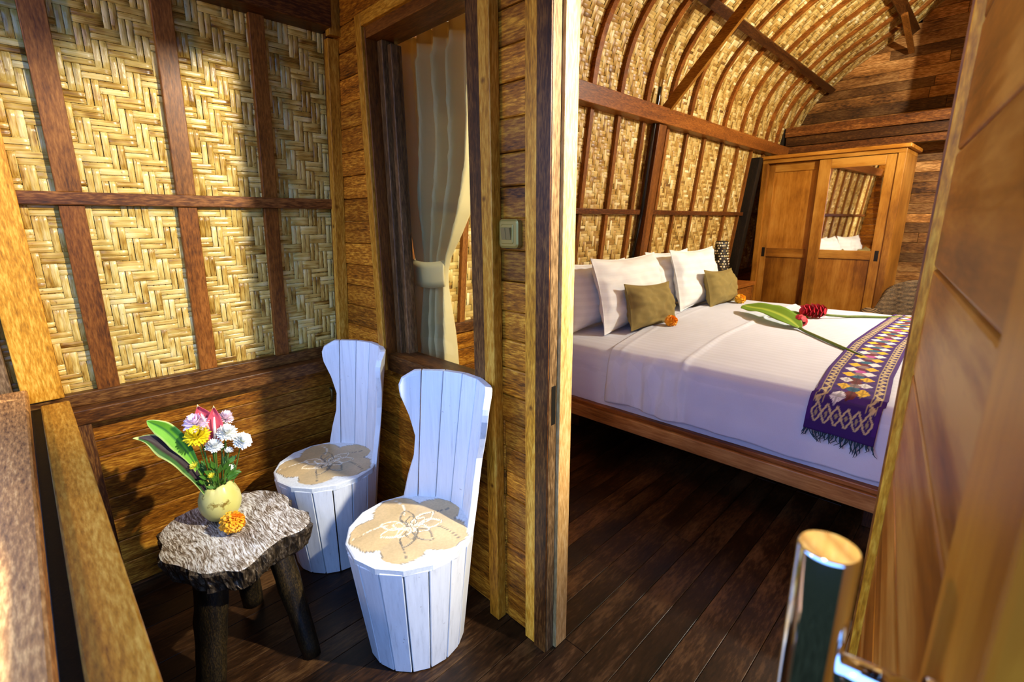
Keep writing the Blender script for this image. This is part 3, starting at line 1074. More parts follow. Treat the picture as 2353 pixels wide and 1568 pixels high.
def make_seat(rad, z0, z1, parent):
    NR, NA = 46, 120
    V, Cc, F = [], [], []
    for i in range(NR + 1):
        r = i / NR
        for k in range(NA):
            a = 2 * math.pi * k / NA
            poly = math.cos(math.pi / 15) / math.cos((a % (2 * math.pi / 15)) - math.pi / 15)
            x, y = r * math.cos(a), r * math.sin(a)
            col, dep = seat_color(x, y)
            if r > 0.97:
                col, dep = np.array(c255(226, 230, 230)[:3]), -1.0 if r > 0.99 else 0
            V.append((x * rad * poly * 1.01, y * rad * poly * 1.01, z1 + dep * 0.0028))
            Cc.append((*col, 1))
    for i in range(NR):
        for k in range(NA):
            k2 = (k + 1) % NA
            F.append((i * NA + k, i * NA + k2, (i + 1) * NA + k2, (i + 1) * NA + k))
    b = len(V)
    for k in range(NA):
        x, y, _ = V[NR * NA + k]
        V.append((x, y, z0))
        Cc.append((*c255(226, 230, 230)[:3], 1))
    for k in range(NA):
        k2 = (k + 1) % NA
        F.append((NR * NA + k, NR * NA + k2, b + k2, b + k))
    F.append(tuple(b + k for k in range(NA))[::-1])
    return mesh('seat', V, F, M['carved'], parent, colors=Cc)


def stave(a0, a1, rows, mat, parent, name, th=0.02, tint=None):
    """rows: (z, radius, left angle, right angle) bottom to top; outer faces flat"""
    V = []
    for z, r, l, rr in rows:
        sx = 0.05 * max(0.0, (z - 0.42) / 0.485)
        for ang, rad in ((l, r), (rr, r), (rr, r - th), (l, r - th)):
            V.append((rad * math.cos(ang) + sx, rad * math.sin(ang), z))
    n = len(rows)
    F = grid_faces(4, n, True) + [(3, 2, 1, 0), tuple((n - 1) * 4 + k for k in range(4))]
    return mesh(name, V, F, mat, parent, bevel=0.0025, tint=tint)


def make_chair(loc, rz, label):
    t = empty('carved_chair', loc, rz, True)
    tag(t, label, 'chair', 'white carved tub chairs on the veranda')
    SH, RB, RS, RT, TOP = 0.42, 0.162, 0.210, 0.240, 0.905
    rad = lambda z: RB + (RS - RB) * z / SH if z < SH else RS + (RT - RS) * (z - SH) / (TOP - SH)
    gap = 0.006
    up = math.pi / 2

    def half(z):          # half angle of the backrest outline
        zz_ = [0.0, 0.42, 0.50, 0.58, 0.66, 0.74, 0.81, 0.85, 0.88, 0.905]
        aa = [56, 56, 52, 46.5, 45.5, 51.5, 59, 61, 58, 47]
        return math.radians(np.interp(z, zz_, aa))
    nb = 6
    H0 = math.radians(61)
    edges = [up - H0 + 2 * H0 * k / nb for k in range(nb + 1)]
    for k in range(nb):
        l, r_ = edges[k], edges[k + 1]
        rows = []
        for z in [0.0, 0.2, 0.40, 0.42, 0.46, 0.50, 0.54, 0.58, 0.62, 0.66, 0.70, 0.74, 0.78, 0.81, 0.835, 0.855, 0.87, 0.88, 0.89, 0.898, 0.905]:
            lo, hi = up - half(z), up + half(z)
            a, b = max(l, lo), min(r_, hi)
            if b - a < 0.03:
                a, b = (a, a + 0.03) if k < nb / 2 else (b - 0.03, b)
                if z > 0.885:
                    continue
            d = 0.0016 / rad(z)
            rows.append((z, rad(z), a + d, b - d))
        stave(l, r_, rows, M['white'], t, 'backrest_stave', 0.022, (random.uniform(0.95, 1.03),) * 3)
    a_start, a_end = up + math.radians(55), up + 2 * math.pi - math.radians(55)
    nst = 12
    for k in range(nst):
        l = a_start + (a_end - a_start) * k / nst
        r_ = a_start + (a_end - a_start) * (k + 1) / nst
        rows = []
        for z in (0.0, 0.2, 0.403):
            d = 0.0021 / rad(z)
            j = random.uniform(-0.001, 0.001)
            rows.append((z + (0.002 if z == 0 else 0), rad(z) + j, l + d, r_ - d))
        stave(l, r_, rows, M['white'], t, 'base_stave', 0.02, (random.uniform(0.92, 1.03),) * 3)
    # dark core so no light leaks between staves
    MB().lathe([(0.001, 0.01), (0.138, 0.01), (0.184, 0.395), (0.001, 0.395)], seg=24).build('core', M['blackwood'], t)
    make_seat(RS - 0.004, 0.398, SH, t)
    return t


make_chair((-1.235, 0.76, 0), math.radians(8), 'white carved tub chair nearer the doorway with its whole barrel base visible')
make_chair((-1.868, 0.768, 0), math.radians(7), 'white carved tub chair in the corner partly behind the log slab table')

# ------------------------------------------------------------------ log slab table
TBL = [(-1.752, 0.157), (-1.691, 0.155), (-1.640, 0.137), (-1.591, 0.142), (-1.547, 0.168), (-1.491, 0.191), (-1.448, 0.215), (-1.427, 0.252), (-1.391, 0.288),
       (-1.400, 0.324), (-1.421, 0.354), (-1.440, 0.385), (-1.453, 0.418), (-1.456, 0.449), (-1.453, 0.487), (-1.477, 0.527), (-1.537, 0.545), (-1.586, 0.532),
       (-1.626, 0.517), (-1.683, 0.536), (-1.751, 0.522), (-1.811, 0.484), (-1.835, 0.434), (-1.855, 0.357), (-1.852, 0.287), (-1.841, 0.239), (-1.809, 0.193)]
tb = empty('slab_table', (-1.63, 0.34, 0))
tag(tb, 'rustic side table with a weathered tree slice top and log legs', 'table')


def table_mat(name, top):
    w = NT(name)
    tc = w.n('ShaderNodeTexCoord')
    d = w.n('ShaderNodeTexNoise', Vector=tc.outputs['Object'], Scale=7.0, Detail=2.0)
    vv = w.n('ShaderNodeVectorMath', {'operation': 'MULTIPLY_ADD'}, _0=d.outputs[1], _1=(0.05, 0.05, 0.05), _2=tc.outputs['Object']).outputs[0]
    mp = w.n('ShaderNodeMapping', _0=vv)
    if top:
        mp.inputs['Rotation'].default_value = (0, 0, 0.9)
        mp.inputs['Scale'].default_value = (26, 240, 150)
    else:
        mp.inputs['Scale'].default_value = (120, 120, 22)
    n1 = w.n('ShaderNodeTexNoise', Vector=mp.outputs[0], Scale=1.0, Detail=6.0, Roughness=0.75, Distortion=0.5)
    n2 = w.n('ShaderNodeTexNoise', Vector=tc.outputs['Object'], Scale=9.0, Detail=3.0)
    v = w.math('ADD', w.math('MULTIPLY', n1.outputs[0], 0.8), w.math('MULTIPLY', n2.outputs[0], 0.2))
    if top:
        col = w.ramp(v, [(0.38, c255(44, 32, 20)), (0.46, c255(120, 98, 70)), (0.52, c255(206, 196, 180)), (0.58, c255(252, 252, 250))])
    else:
        col = w.ramp(v, [(0.36, c255(10, 8, 5)), (0.50, c255(52, 40, 24)), (0.60, c255(112, 96, 74)), (0.68, c255(190, 180, 164))])
    return w.bsdf(col, 0.4, n1.outputs[0], 0.7, 0.006)


M['tabletop'] = table_mat('weathered_slab', True)
M['bark'] = table_mat('rough_bark', False)
M['legbark'] = wood('dark_log', c255(10, 8, 4), c255(30, 23, 12), c255(70, 54, 26), 2, along=8, across=60, rough=0.45, bump_s=0.8)
# smooth closed outline
pts = np.array(TBL)
m_ = len(pts)
out = []
for i in range(m_):
    p0, p1, p2, p3 = pts[i - 1], pts[i], pts[(i + 1) % m_], pts[(i + 2) % m_]
    for t in np.linspace(0, 1, 6, endpoint=False):
        out.append(0.5 * ((2 * p1) + (-p0 + p2) * t + (2 * p0 - 5 * p1 + 4 * p2 - p3) * t * t + (-p0 + 3 * p1 - 3 * p2 + p3) * t ** 3))
out = np.array(out)
cen = out.mean(0)
na = len(out)
V = []
rings = [0.02, 0.15, 0.3, 0.45, 0.6, 0.75, 0.88, 0.96, 0.992]
for s in rings:
    for k in range(na):
        p = cen + (out[k] - cen) * s
        h = 0.003 * mnoise.noise((p[0] * 30, p[1] * 30, 0.3)) + 0.002 * mnoise.noise((p[0] * 90, p[1] * 90, 2.3))
        V.append((p[0], p[1], 0.438 + h - (0.003 if s > 0.99 else 0)))
F = grid_faces(na, len(rings), True)
F.append(tuple(range(na))[::-1])
mesh('slab_top', V, F, M['tabletop'], tb, smooth=True)
V = []
side = [(0.992, 0.435), (1.005, 0.427), (0.995, 0.412), (0.975, 0.396), (0.95, 0.378), (0.92, 0.362), (0.87, 0.352), (0.5, 0.35)]
for li, (s, z) in enumerate(side):
    for k in range(na):
        p = cen + (out[k] - cen) * s
        d = (out[k] - cen) / np.linalg.norm(out[k] - cen)
        h = 0.016 * mnoise.noise((p[0] * 45, p[1] * 45, z * 12)) + 0.010 * mnoise.noise((p[0] * 120, p[1] * 120, z * 30))
        if li in (0, len(side) - 1):
            h = 0
        V.append((p[0] + d[0] * h, p[1] + d[1] * h, z + h * 0.4))
F = grid_faces(na, len(side), True) + [tuple((len(side) - 1) * na + k for k in range(na))]
mesh('bark_edge', V, F, M['bark'], tb, smooth=False)
for (x0, y0, x1, y1, r0, r1) in ((-1.545, 0.245, -1.52, 0.19, 0.05, 0.04), (-1.525, 0.43, -1.415, 0.46, 0.042, 0.028), (-1.755, 0.37, -1.80, 0.40, 0.045, 0.035)):
    prof = []
    V, n = [], 14
    for i in range(11):
        t = i / 10
        cx, cy, z = x1 + (x0 - x1) * t, y1 + (y0 - y1) * t, 0.385 * t
        for k in range(n):
            a = 2 * math.pi * k / n
            r = (r1 + (r0 - r1) * t) * (1 + 0.16 * mnoise.noise((math.cos(a) * 1.5 + x0 * 9, math.sin(a) * 1.5, z * 14)))
            V.append((cx + r * math.cos(a), cy + r * math.sin(a), z))
    mesh('leg', V, grid_faces(n, 11, True) + [tuple(range(n))[::-1], tuple(10 * n + k for k in range(n))], M['legbark'], tb, smooth=True)

# ------------------------------------------------------------------ coconut vase and bouquet
VX, VY, VZ = -1.715, 0.332, 0.439
w = NT('young_coconut')
tc = w.n('ShaderNodeTexCoord')
n1 = w.n('ShaderNodeTexNoise', Vector=tc.outputs['Object'], Scale=26.0, Detail=5.0, Roughness=0.65)
n2 = w.n('ShaderNodeTexNoise', Vector=tc.outputs['Object'], Scale=9.0, Detail=2.0)
cc = w.ramp(n2.outputs[0], [(0.3, c255(196, 190, 92)), (0.7, c255(228, 218, 140))])
st = w.ramp(n1.outputs[0], [(0.60, (1, 1, 1, 1)), (0.68, (0.35, 0.24, 0.08, 1))])
M['coconut'] = w.bsdf(w.mix('MULTIPLY', 1.0, cc, st), 0.35)
prof = [(0.0, 0.0), (0.028, 0.001), (0.045, 0.012), (0.059, 0.035), (0.064, 0.058), (0.062, 0.082), (0.054, 0.104), (0.044, 0.121), (0.038, 0.128), (0.033, 0.128), (0.034, 0.11), (0.0, 0.09)]


def vjit(i, t, r, z):
    if 7 <= i <= 10:
        z += 0.005 * math.sin(t * 2 + 0.6) - 0.004 * (abs(math.sin(t * 3.5)) > 0.93)
    return r * (1 + 0.02 * math.sin(t * 2 + 1)), z


vase = empty('coconut_vase', (VX, VY, VZ))
tag(vase, 'pale green coconut shell vase standing on the slab table', 'vase')
MB().lathe(prof, (VX, VY, VZ), 48, vjit).build('shell', M['coconut'], vase, smooth=True)

M['stem'] = plain('green_stem', c255(74, 112, 34), 0.5, 0.25, 30)
M['leafy'] = plain('green_leaf', c255(66, 112, 30), 0.45, 0.3, 12)
VIEW = Vector((1.715, -0.33, 0.55)).normalized()


def frame_of(nrm):
    n = Vector(nrm).normalized()
    a = n.cross(Vector((0, 0, 1)))
    if a.length < 0.05:
        a = n.cross(Vector((1, 0, 0)))
    a.normalize()
    return a, n.cross(a).normalized(), n


def petals_mesh(name, c, nrm, R, rings, colf, mat, parent, pw=0.12):
    """rings: (count, radius fraction, lift) outer to inner"""
    a, b, n = frame_of(nrm)
    c = Vector(c)
    V, F, Cc = [], [], []
    for (cnt, rf, lift, wfac) in rings:
        for k in range(cnt):
            t = 2 * math.pi * (k + random.uniform(-0.2, 0.2)) / cnt + rf
            d = math.cos(t) * a + math.sin(t) * b
            s = -math.sin(t) * a + math.cos(t) * b
            L = R * rf * random.uniform(0.88, 1.08)
            wd = R * pw * wfac
            lf = lift + random.uniform(-0.08, 0.08)
            base = len(V)
            for fr, wf in ((0.1, 0.35), (0.55, 1.0), (0.88, 0.85), (1.0, 0.25)):
                p = c + d * (L * fr) + n * (R * lf * fr ** 1.5 + 0.12 * R * (1 - rf))
                for sgn in (-1, 0, 1):
                    V.append(p + s * wd * wf * sgn + n * (0.06 * R * abs(sgn)))
                    col = colf(rf, fr)
                    g = random.uniform(0.93, 1.05)
                    Cc.append((min(1, col[0] * g), min(1, col[1] * g), min(1, col[2] * g), 1))
            for i in range(3):
                for j in range(2):
                    q = base + i * 3 + j
                    F.append((q, q + 1, q + 4, q + 3))
    return mesh(name, V, F, mat, parent, smooth=True, colors=Cc)


def bend(p0, p1, n=8, sag=0.0):
    p0, p1 = Vector(p0), Vector(p1)
    return [p0.lerp(p1, t) + Vector((0, 0, sag)) * math.sin(math.pi * t) for t in np.linspace(0, 1, n)]


def mum(c, R, col, label, nrm, cen=None, small=False):
    nrm = Vector(nrm)
    t = empty('chrysanthemum', (c[0], c[1], c[2]))
    tag(t, label, 'flower', 'cut flowers in the coconut vase')
    lc = c255(*col)
    if small:
        rings = [(12, 1.0, 0.55, 1.0), (8, 0.7, 0.9, 1.0)]
    else:
        rings = [(24, 1.05, 0.05, 1.0), (22, 0.95, 0.25, 1.0), (18, 0.8, 0.5, 1.0), (14, 0.6, 0.75, 1.0), (10, 0.38, 0.9, 1.1)]
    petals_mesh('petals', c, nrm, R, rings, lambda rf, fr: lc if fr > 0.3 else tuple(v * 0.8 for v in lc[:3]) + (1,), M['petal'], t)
    if cen:
        a, b, n = frame_of(nrm)
        V = []
        MBc = MB()
        cc_ = Vector(c) + n * R * 0.22
        for i in range(4):
            rr, hh = R * 0.2 * math.cos(i * 0.5), R * 0.16 * math.sin(i * 0.5)
            for k in range(12):
                an = 2 * math.pi * k / 12
                V.append(cc_ + a * rr * math.cos(an) + b * rr * math.sin(an) + n * hh)
        mesh('flower_centre', V, grid_faces(12, 4, True) + [tuple(36 + k for k in range(12))], plain('mum_centre', c255(*cen), 0.7), t)
    base = (VX + (c[0] - VX) * 0.25 + random.uniform(-0.008, 0.008), VY + (c[1] - VY) * 0.3 + random.uniform(-0.008, 0.008), VZ + 0.06)
    top = Vector(c) - nrm.normalized() * R * 0.15
    MB().tube(bend(base, top, 8, 0.0), 0.0017, 6).build('stem', M['stem'], t, smooth=True)
    # a calyx and one small leaf on the stem
    a, b, n = frame_of(nrm)
    p = Vector(base).lerp(top, random.uniform(0.4, 0.7))
    d = Vector((random.uniform(-.5, .5), random.uniform(-1, 1), 0.5)).normalized()
    s = d.cross(Vector((0.6, 0, 0.8))).normalized()
    L = 0.028
    V = [p, p + d * L * .4 + s * .006, p + d * L * .45, p + d * L * .4 - s * .006, p + d * L * .75 + s * .005, p + d * L * .75 - s * .005, p + d * L]
    mesh('stem_leaf', V, [(0, 1, 2), (0, 2, 3), (1, 4, 6, 2), (2, 6, 5, 3)], M['leafy'], t, solid=0.0008)
    return t


UPF = (0.55, -0.15, 0.8)
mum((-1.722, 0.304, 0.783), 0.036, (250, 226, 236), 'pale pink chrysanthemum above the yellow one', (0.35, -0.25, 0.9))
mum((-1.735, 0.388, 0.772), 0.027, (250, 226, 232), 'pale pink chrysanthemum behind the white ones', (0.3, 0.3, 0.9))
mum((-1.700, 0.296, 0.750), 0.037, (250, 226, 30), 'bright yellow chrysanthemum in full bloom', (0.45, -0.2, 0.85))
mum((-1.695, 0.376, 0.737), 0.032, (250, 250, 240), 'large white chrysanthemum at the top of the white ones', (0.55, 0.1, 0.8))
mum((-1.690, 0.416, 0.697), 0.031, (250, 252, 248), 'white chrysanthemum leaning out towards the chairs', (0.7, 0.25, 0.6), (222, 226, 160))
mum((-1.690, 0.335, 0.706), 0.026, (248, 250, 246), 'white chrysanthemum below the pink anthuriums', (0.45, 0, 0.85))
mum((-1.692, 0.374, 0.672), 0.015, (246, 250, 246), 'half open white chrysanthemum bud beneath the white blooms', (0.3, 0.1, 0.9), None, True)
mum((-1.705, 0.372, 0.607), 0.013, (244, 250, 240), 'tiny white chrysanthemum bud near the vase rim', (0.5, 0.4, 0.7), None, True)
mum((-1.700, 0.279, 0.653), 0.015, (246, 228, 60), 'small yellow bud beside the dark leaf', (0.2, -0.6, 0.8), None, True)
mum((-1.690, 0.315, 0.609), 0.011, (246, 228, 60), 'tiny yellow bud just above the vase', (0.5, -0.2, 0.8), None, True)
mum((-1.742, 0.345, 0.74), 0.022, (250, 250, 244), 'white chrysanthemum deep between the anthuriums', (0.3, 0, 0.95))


def anthurium(c, tip, wd, label):
    t = empty('anthurium', (c[0], c[1], c[2]))
    tag(t, label, 'flower', 'cut flowers in the coconut vase')
    c, tip = Vector(c), Vector(tip)
    ax = (tip - c)
    L = ax.length
    ax.normalize()
    sd = Vector((0.2, 0.97, 0)).cross(ax).cross(ax).normalized()
    sd = ax.cross(Vector((1, -0.2, 0))).normalized()
    nr = sd.cross(ax).normalized()
    V, Cc = [], []
    nu, nv = 9, 14
    for j in range(nv):
        v = j / (nv - 1)
        wv = wd * (math.sin(math.pi * min(1, v * 0.93 + 0.10)) ** 0.75) * (1 - 0.45 * v) * 1.5 + 0.0004
        for i in range(nu):
            u = i / (nu - 1) * 2 - 1
            cup = 0.5 * wd * (u * u)
            p = c + ax * (L * v) + sd * (wv * u) + nr * (cup - 0.006 * v)
            V.append(p)
            q = 0.85 + 0.3 * v
            cc_ = c255(206, 78, 92) if abs(u) > 0.15 else c255(224, 120, 126)
            if v > 0.93:
                cc_ = c255(214, 220, 150)
            Cc.append(cc_)
    mesh('spathe', V, grid_faces(nu, nv), M['petal'], t, smooth=True, colors=Cc, solid=0.0012)
    pp = c + ax * 0.01 + nr * 0.014
    MB().tube([pp, pp + ax * L * 0.3, pp + ax * L * 0.62], [0.0045, 0.0045, 0.002], 8).build('spadix', plain('spadix_' + label[:3], c255(240, 216, 200), 0.6), t, smooth=True)
    MB().tube(bend((VX, VY, VZ + 0.05), c, 8), 0.0022, 6).build('stem', M['stem'], t, smooth=True)


anthurium((-1.728, 0.338, 0.752), (-1.722, 0.316, 0.845), 0.024, 'pink anthurium with its pale spadix showing')
anthurium((-1.712, 0.345, 0.722), (-1.710, 0.357, 0.833), 0.020, 'pink anthurium seen from behind, closer to the white blooms')


def blade(name, pts, wid, mat, parent, fold=0.25, nrm=(0.8, -0.1, 0.5), colf=None, wave=0.0):
    pts = [Vector(p) for p in pts]
    # densify with a Catmull curve
    P = []
    for i in range(len(pts) - 1):
        p0, p1, p2, p3 = pts[max(i - 1, 0)], pts[i], pts[i + 1], pts[min(i + 2, len(pts) - 1)]
        for t in np.linspace(0, 1, 8, endpoint=False):
            P.append(0.5 * ((2 * p1) + (-p0 + p2) * t + (2 * p0 - 5 * p1 + 4 * p2 - p3) * t * t + (-p0 + 3 * p1 - 3 * p2 + p3) * t ** 3))
    P.append(pts[-1])
    n = len(P)
    V, Cc = [], []
    nu = 9
    for j, p in enumerate(P):
        v = j / (n - 1)
        d = (P[min(j + 1, n - 1)] - P[max(j - 1, 0)]).normalized()
        s = d.cross(Vector(nrm)).normalized()
        nn = s.cross(d).normalized()
        wv = np.interp(v, [q[0] for q in wid], [q[1] for q in wid])
        for i in range(nu):
            u = i / (nu - 1) * 2 - 1
            V.append(p + s * wv * u + nn * (fold * wv * abs(u) + wave * wv * math.sin(v * 19) * u * u))
            Cc.append(colf(u, v) if colf else (1, 1, 1, 1))
    return mesh(name, V, grid_faces(nu, n), mat, parent, smooth=True, colors=Cc if colf else None, solid=0.0012)


l1 = empty('ti_leaf', (-1.735, 0.26, 0.56))
tag(l1, 'bright green broad leaf rising from the vase', 'leaf', 'leaves in the coconut vase')
blade('blade', [(VX - 0.005, VY - 0.02, VZ + 0.07), (-1.722, 0.285, 0.64), (-1.729, 0.258, 0.72), (-1.737, 0.225, 0.785), (-1.742, 0.185, 0.826)],
      [(0, 0.003), (0.3, 0.012), (0.55, 0.026), (0.8, 0.025), (0.93, 0.012), (1, 0.0005)], M['petal'], l1, 0.35, (0.9, 0.1, -0.3),
      lambda u, v: c255(40, 104, 30) if abs(u) < 0.12 or (u > 0.3 and v < 0.75) else (c255(206, 226, 120) if abs(u) > 0.93 else c255(112, 176, 34)))
l2 = empty('ti_leaf', (-1.735, 0.22, 0.56))
tag(l2, 'long dark purple-green leaf with a pale curled tip', 'leaf', 'leaves in the coconut vase')
blade('blade', [(VX + 0.01, VY - 0.025, VZ + 0.07), (-1.715, 0.275, 0.612), (-1.725, 0.243, 0.680), (-1.738, 0.205, 0.735), (-1.745, 0.178, 0.766), (-1.751, 0.145, 0.779)],
      [(0, 0.004), (0.3, 0.024), (0.55, 0.030), (0.75, 0.020), (0.9, 0.006), (1, 0.0006)], M['petal'], l2, 0.3, (0.8, 0.2, 0.55),
      lambda u, v: c255(190, 204, 110) if (abs(u) > 0.95 or v > 0.9) else (c255(40, 16, 18) if u > -0.35 else c255(44, 92, 26)), 0.12)
# leafy filler sprig
sp_ = empty('leafy_sprig', (VX, VY, VZ + 0.1))
tag(sp_, 'small green leafy sprig between the flower stems', 'leaf', 'leaves in the coconut vase')
for k in range(14):
    a = random.uniform(0, 6.28)
    MB().tube(bend((VX + 0.012 * math.cos(a), VY + 0.014 * math.sin(a), VZ + 0.08), (VX + 0.02 * math.cos(a), VY + 0.038 * math.sin(a) + 0.008, VZ + random.uniform(0.19, 0.26)), 5), 0.0015, 6).build('sprig_stem', M['stem'], sp_, smooth=True)
for k in range(24):
    a = random.uniform(0, 6.28)
    p = Vector((VX + 0.016 * math.cos(a), VY + 0.03 * math.sin(a) + 0.005, VZ + random.uniform(0.125, 0.19)))
    d = Vector((0.6 * math.cos(a), math.sin(a), random.uniform(0.3, 1.2))).normalized()
    blade('leaf', [p, p + d * 0.02, p + d * 0.042], [(0, 0.001), (0.5, 0.008), (1, 0.0005)], M['leafy'], sp_, 0.2, (0.8, 0, 0.4))
blade('leaf', [(-1.70, 0.36, 0.575), (-1.695, 0.383, 0.592), (-1.692, 0.402, 0.588)], [(0, 0.002), (0.5, 0.010), (1, 0.0006)], M['leafy'], sp_, 0.2, (0.6, 0, 0.8))


# ------------------------------------------------------------------ marigolds
def marigold(c, R, label, col=(250, 160, 20), squash=0.92):
    c = Vector(c)
    V, F, Cc = [], [], []
    n = 230
    for k in range(n):
        zf = 1 - 2 * (k + 0.5) / n
        a = k * 2.39996
        rr = math.sqrt(1 - zf * zf)
        d = Vector((rr * math.cos(a), rr * math.sin(a), zf))
        t1, t2, _ = frame_of(d)
        if random.random() < 0.5:
            t1, t2 = t2, t1
        w_ = R * random.uniform(0.12, 0.17)
        h = R * random.uniform(0.82, 1.03)
        b0 = len(V)
        for (u, v, q) in ((-0.5, -0.6, 0.72), (0.5, -0.6, 0.72), (1.0, 0.25, 0.96), (0, 0.55, 1.04), (-1.0, 0.25, 0.96), (0, -0.1, 0.9)):
            p = d * h * q + t1 * w_ * u + t2 * w_ * v
            V.append(c + Vector((p.x, p.y, p.z * squash)))
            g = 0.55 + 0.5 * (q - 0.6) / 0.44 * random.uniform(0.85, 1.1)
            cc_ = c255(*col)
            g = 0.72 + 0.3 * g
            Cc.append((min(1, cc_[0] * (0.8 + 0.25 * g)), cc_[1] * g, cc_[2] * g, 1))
        F += [(b0, b0 + 1, b0 + 5), (b0 + 1, b0 + 2, b0 + 5), (b0 + 2, b0 + 3, b0 + 5), (b0 + 3, b0 + 4, b0 + 5), (b0 + 4, b0, b0 + 5)]
    t = empty('marigold', (c.x, c.y, c.z - R * squash))
    tag(t, label, 'flower', 'orange marigold heads')
    mesh('petals', V, F, M['petal'], t, colors=Cc)
    MB().lathe([(R * 0.001, -R * .7 * squash), (R * .55, -R * .5 * squash), (R * .74, 0), (R * .55, R * .5 * squash), (R * .001, R * .7 * squash)], c, 16).build('flower_core', plain('marigold_core', c255(240, 150, 16), 0.8), t, smooth=True)
    return t


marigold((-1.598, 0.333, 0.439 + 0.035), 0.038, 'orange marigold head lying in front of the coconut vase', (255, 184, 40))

# ------------------------------------------------------------------ bed
bed = empty('bed', (-1.1, 3.38, 0))
tag(bed, 'wide wooden platform bed frame with a deep side rail', 'bed')
box('side_rail', -2.06, -0.03, 2.212, 2.275, 0.262, 0.338, M['rail_x'], bed, 0.006)
box('side_rail_cap', -2.06, -0.03, 2.226, 2.33, 0.338, 0.362, M['rail_x'], bed, 0.005, (0.8, 0.62, 0.5))
box('side_rail', -2.06, -0.03, 4.50, 4.56, 0.262, 0.362, M['rail_x'], bed, 0.006)
box('foot_rail', -0.03, 0.03, 2.212, 4.56, 0.262, 0.362, M['rail_y'], bed, 0.006)
box('head_rail', -2.10, -2.06, 2.212, 4.56, 0.262, 0.362, M['rail_y'], bed, 0.006)
box('platform', -2.06, -0.03, 2.30, 4.50, 0.30, 0.355, M['blackwood'], bed, 0.002)
for x in (-1.95, -0.2):
    for y in (2.62, 4.2):
        box('leg', x - 0.05, x + 0.05, y - 0.05, y + 0.05, 0.0, 0.30, M['dark_z'], bed, 0.004, (0.5, 0.45, 0.4))

PRF = np.array([(2.238, 0.40), (2.232, 0.47), (2.233, 0.55), (2.24, 0.62), (2.256, 0.664), (2.285, 0.69), (2.34, 0.703), (2.6, 0.712), (3.0, 0.72), (3.7, 0.724),
                (4.25, 0.722), (4.42, 0.714), (4.50, 0.69), (4.535, 0.64), (4.545, 0.55), (4.545, 0.45)])
_ps = np.concatenate([[0], np.cumsum(np.hypot(*np.diff(PRF, axis=0).T))])


def bedprof(s):
    return float(np.interp(s, _ps, PRF[:, 0])), float(np.interp(s, _ps, PRF[:, 1]))


def bedz(y):
    return float(np.interp(y, PRF[4:12, 0], PRF[4:12, 1]))


mat_ = empty('mattress', (-1.1, 3.38, 0.36))
tag(mat_, 'thick mattress in a white fitted sheet showing at the head end', 'mattress')
ns = 90
sv = np.concatenate([np.linspace(_ps[0], _ps[6], 30), np.linspace(_ps[6], _ps[10], 40)[1:], np.linspace(_ps[10], _ps[-1], 22)[1:]])
xsm = np.concatenate([[-2.085, -2.083, -2.07, -2.04], np.linspace(-2.0, -0.14, 60), [-0.10, -0.075, -0.065, -0.063]])
V = []
for x in xsm:
    e = min(x + 2.09, -0.06 - x)
    drop = 0.0 if e > 0.06 else 0.06 * (1 - math.sqrt(max(0, 1 - (1 - e / 0.06) ** 2)))
    for s in sv:
        y, z = bedprof(s)
        y = 3.39 + (y - 3.39) * 0.986
        z = 0.364 + (z - 0.40) * (0.716 - 0.364) / (0.724 - 0.40) - 0.004
        z = z - drop * (1 if z > 0.5 else 0)
        wr = 0.0
        if y < 2.32 and x < -1.3:
            wr = 0.004 * mnoise.noise((x * 7 + z * 9, z * 30, 3.0)) + 0.002 * mnoise.noise((x * 25 + z * 60, z * 70, 1.0))
        V.append((x, y - wr, max(z, 0.3635)))
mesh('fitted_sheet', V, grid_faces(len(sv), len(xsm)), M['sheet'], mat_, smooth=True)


def fold_x(y):
    return float(np.interp(y, [2.25, 2.37, 2.92, 3.64, 4.55], [-1.462, -1.483, -1.585, -1.64, -1.66]))


def hem_x(y):
    return float(np.interp(y, [2.25, 2.3, 2.87, 3.6, 4.55], [-1.02, -1.03, -1.09, -1.105, -1.108]))


nu = 150
sv2 = np.concatenate([np.linspace(_ps[0], _ps[6], 44), np.linspace(_ps[6], _ps[10], 60)[1:], np.linspace(_ps[10], _ps[-1], 24)[1:]])
V = []
for s in sv2:
    y, z = bedprof(s)
    ny = 1.0 if y < 2.3 else 0.0
    sidef = smooth(0.70, 0.62, z) if y < 2.4 else 0.0
    xf, hx = fold_x(y), hem_x(y)
    for i in range(nu):
        u = i / (nu - 1)
        x = xf + (-0.055 - xf) * u
        h = 0.004
        if x < hx:
            h += 0.004
        h += 0.008 * math.exp(-((x - hx) / 0.014) ** 2)
        h += 0.004 * math.exp(-((x - (xf + 0.07)) / 0.012) ** 2)
        h += 0.0035 * mnoise.noise((x * 4, y * 3.2, z * 3))
        h += 0.006 * max(0, mnoise.noise((x * 9 + 3, y * 2.3, 0.5))) * math.exp(-((x + 1.2) / 0.25) ** 2) * (1 - sidef)
        if sidef > 0:
            fine = math.exp(-((x + 1.25) / 0.3) ** 2)
            h += sidef * (0.015 * mnoise.noise((x * 17, z * 3, 2.0)) * (0.25 + fine) + 0.009 * mnoise.noise((x * 42, z * 5, 8.0)) * fine)
            h += sidef * 0.012 * smooth(0.55, 0.40, z)
        zz_ = z
        if s < _ps[1]:
            zz_ += (0.02 * mnoise.noise((x * 5, 0, 9.0)) + 0.008 * (-x - 0.7)) * smooth(_ps[1], _ps[0], s)
        if x > -0.12:
            zz_ -= 0.05 * (1 - math.sqrt(max(0.0, 1 - ((x + 0.12) / 0.07) ** 2)))
        if sidef > 0:
            V.append((x, y - h, zz_ + h * (1 - sidef)))
        else:
            V.append((x, y - h * (1 if 2.24 < y < 2.3 else 0) * 0.7, zz_ + h))
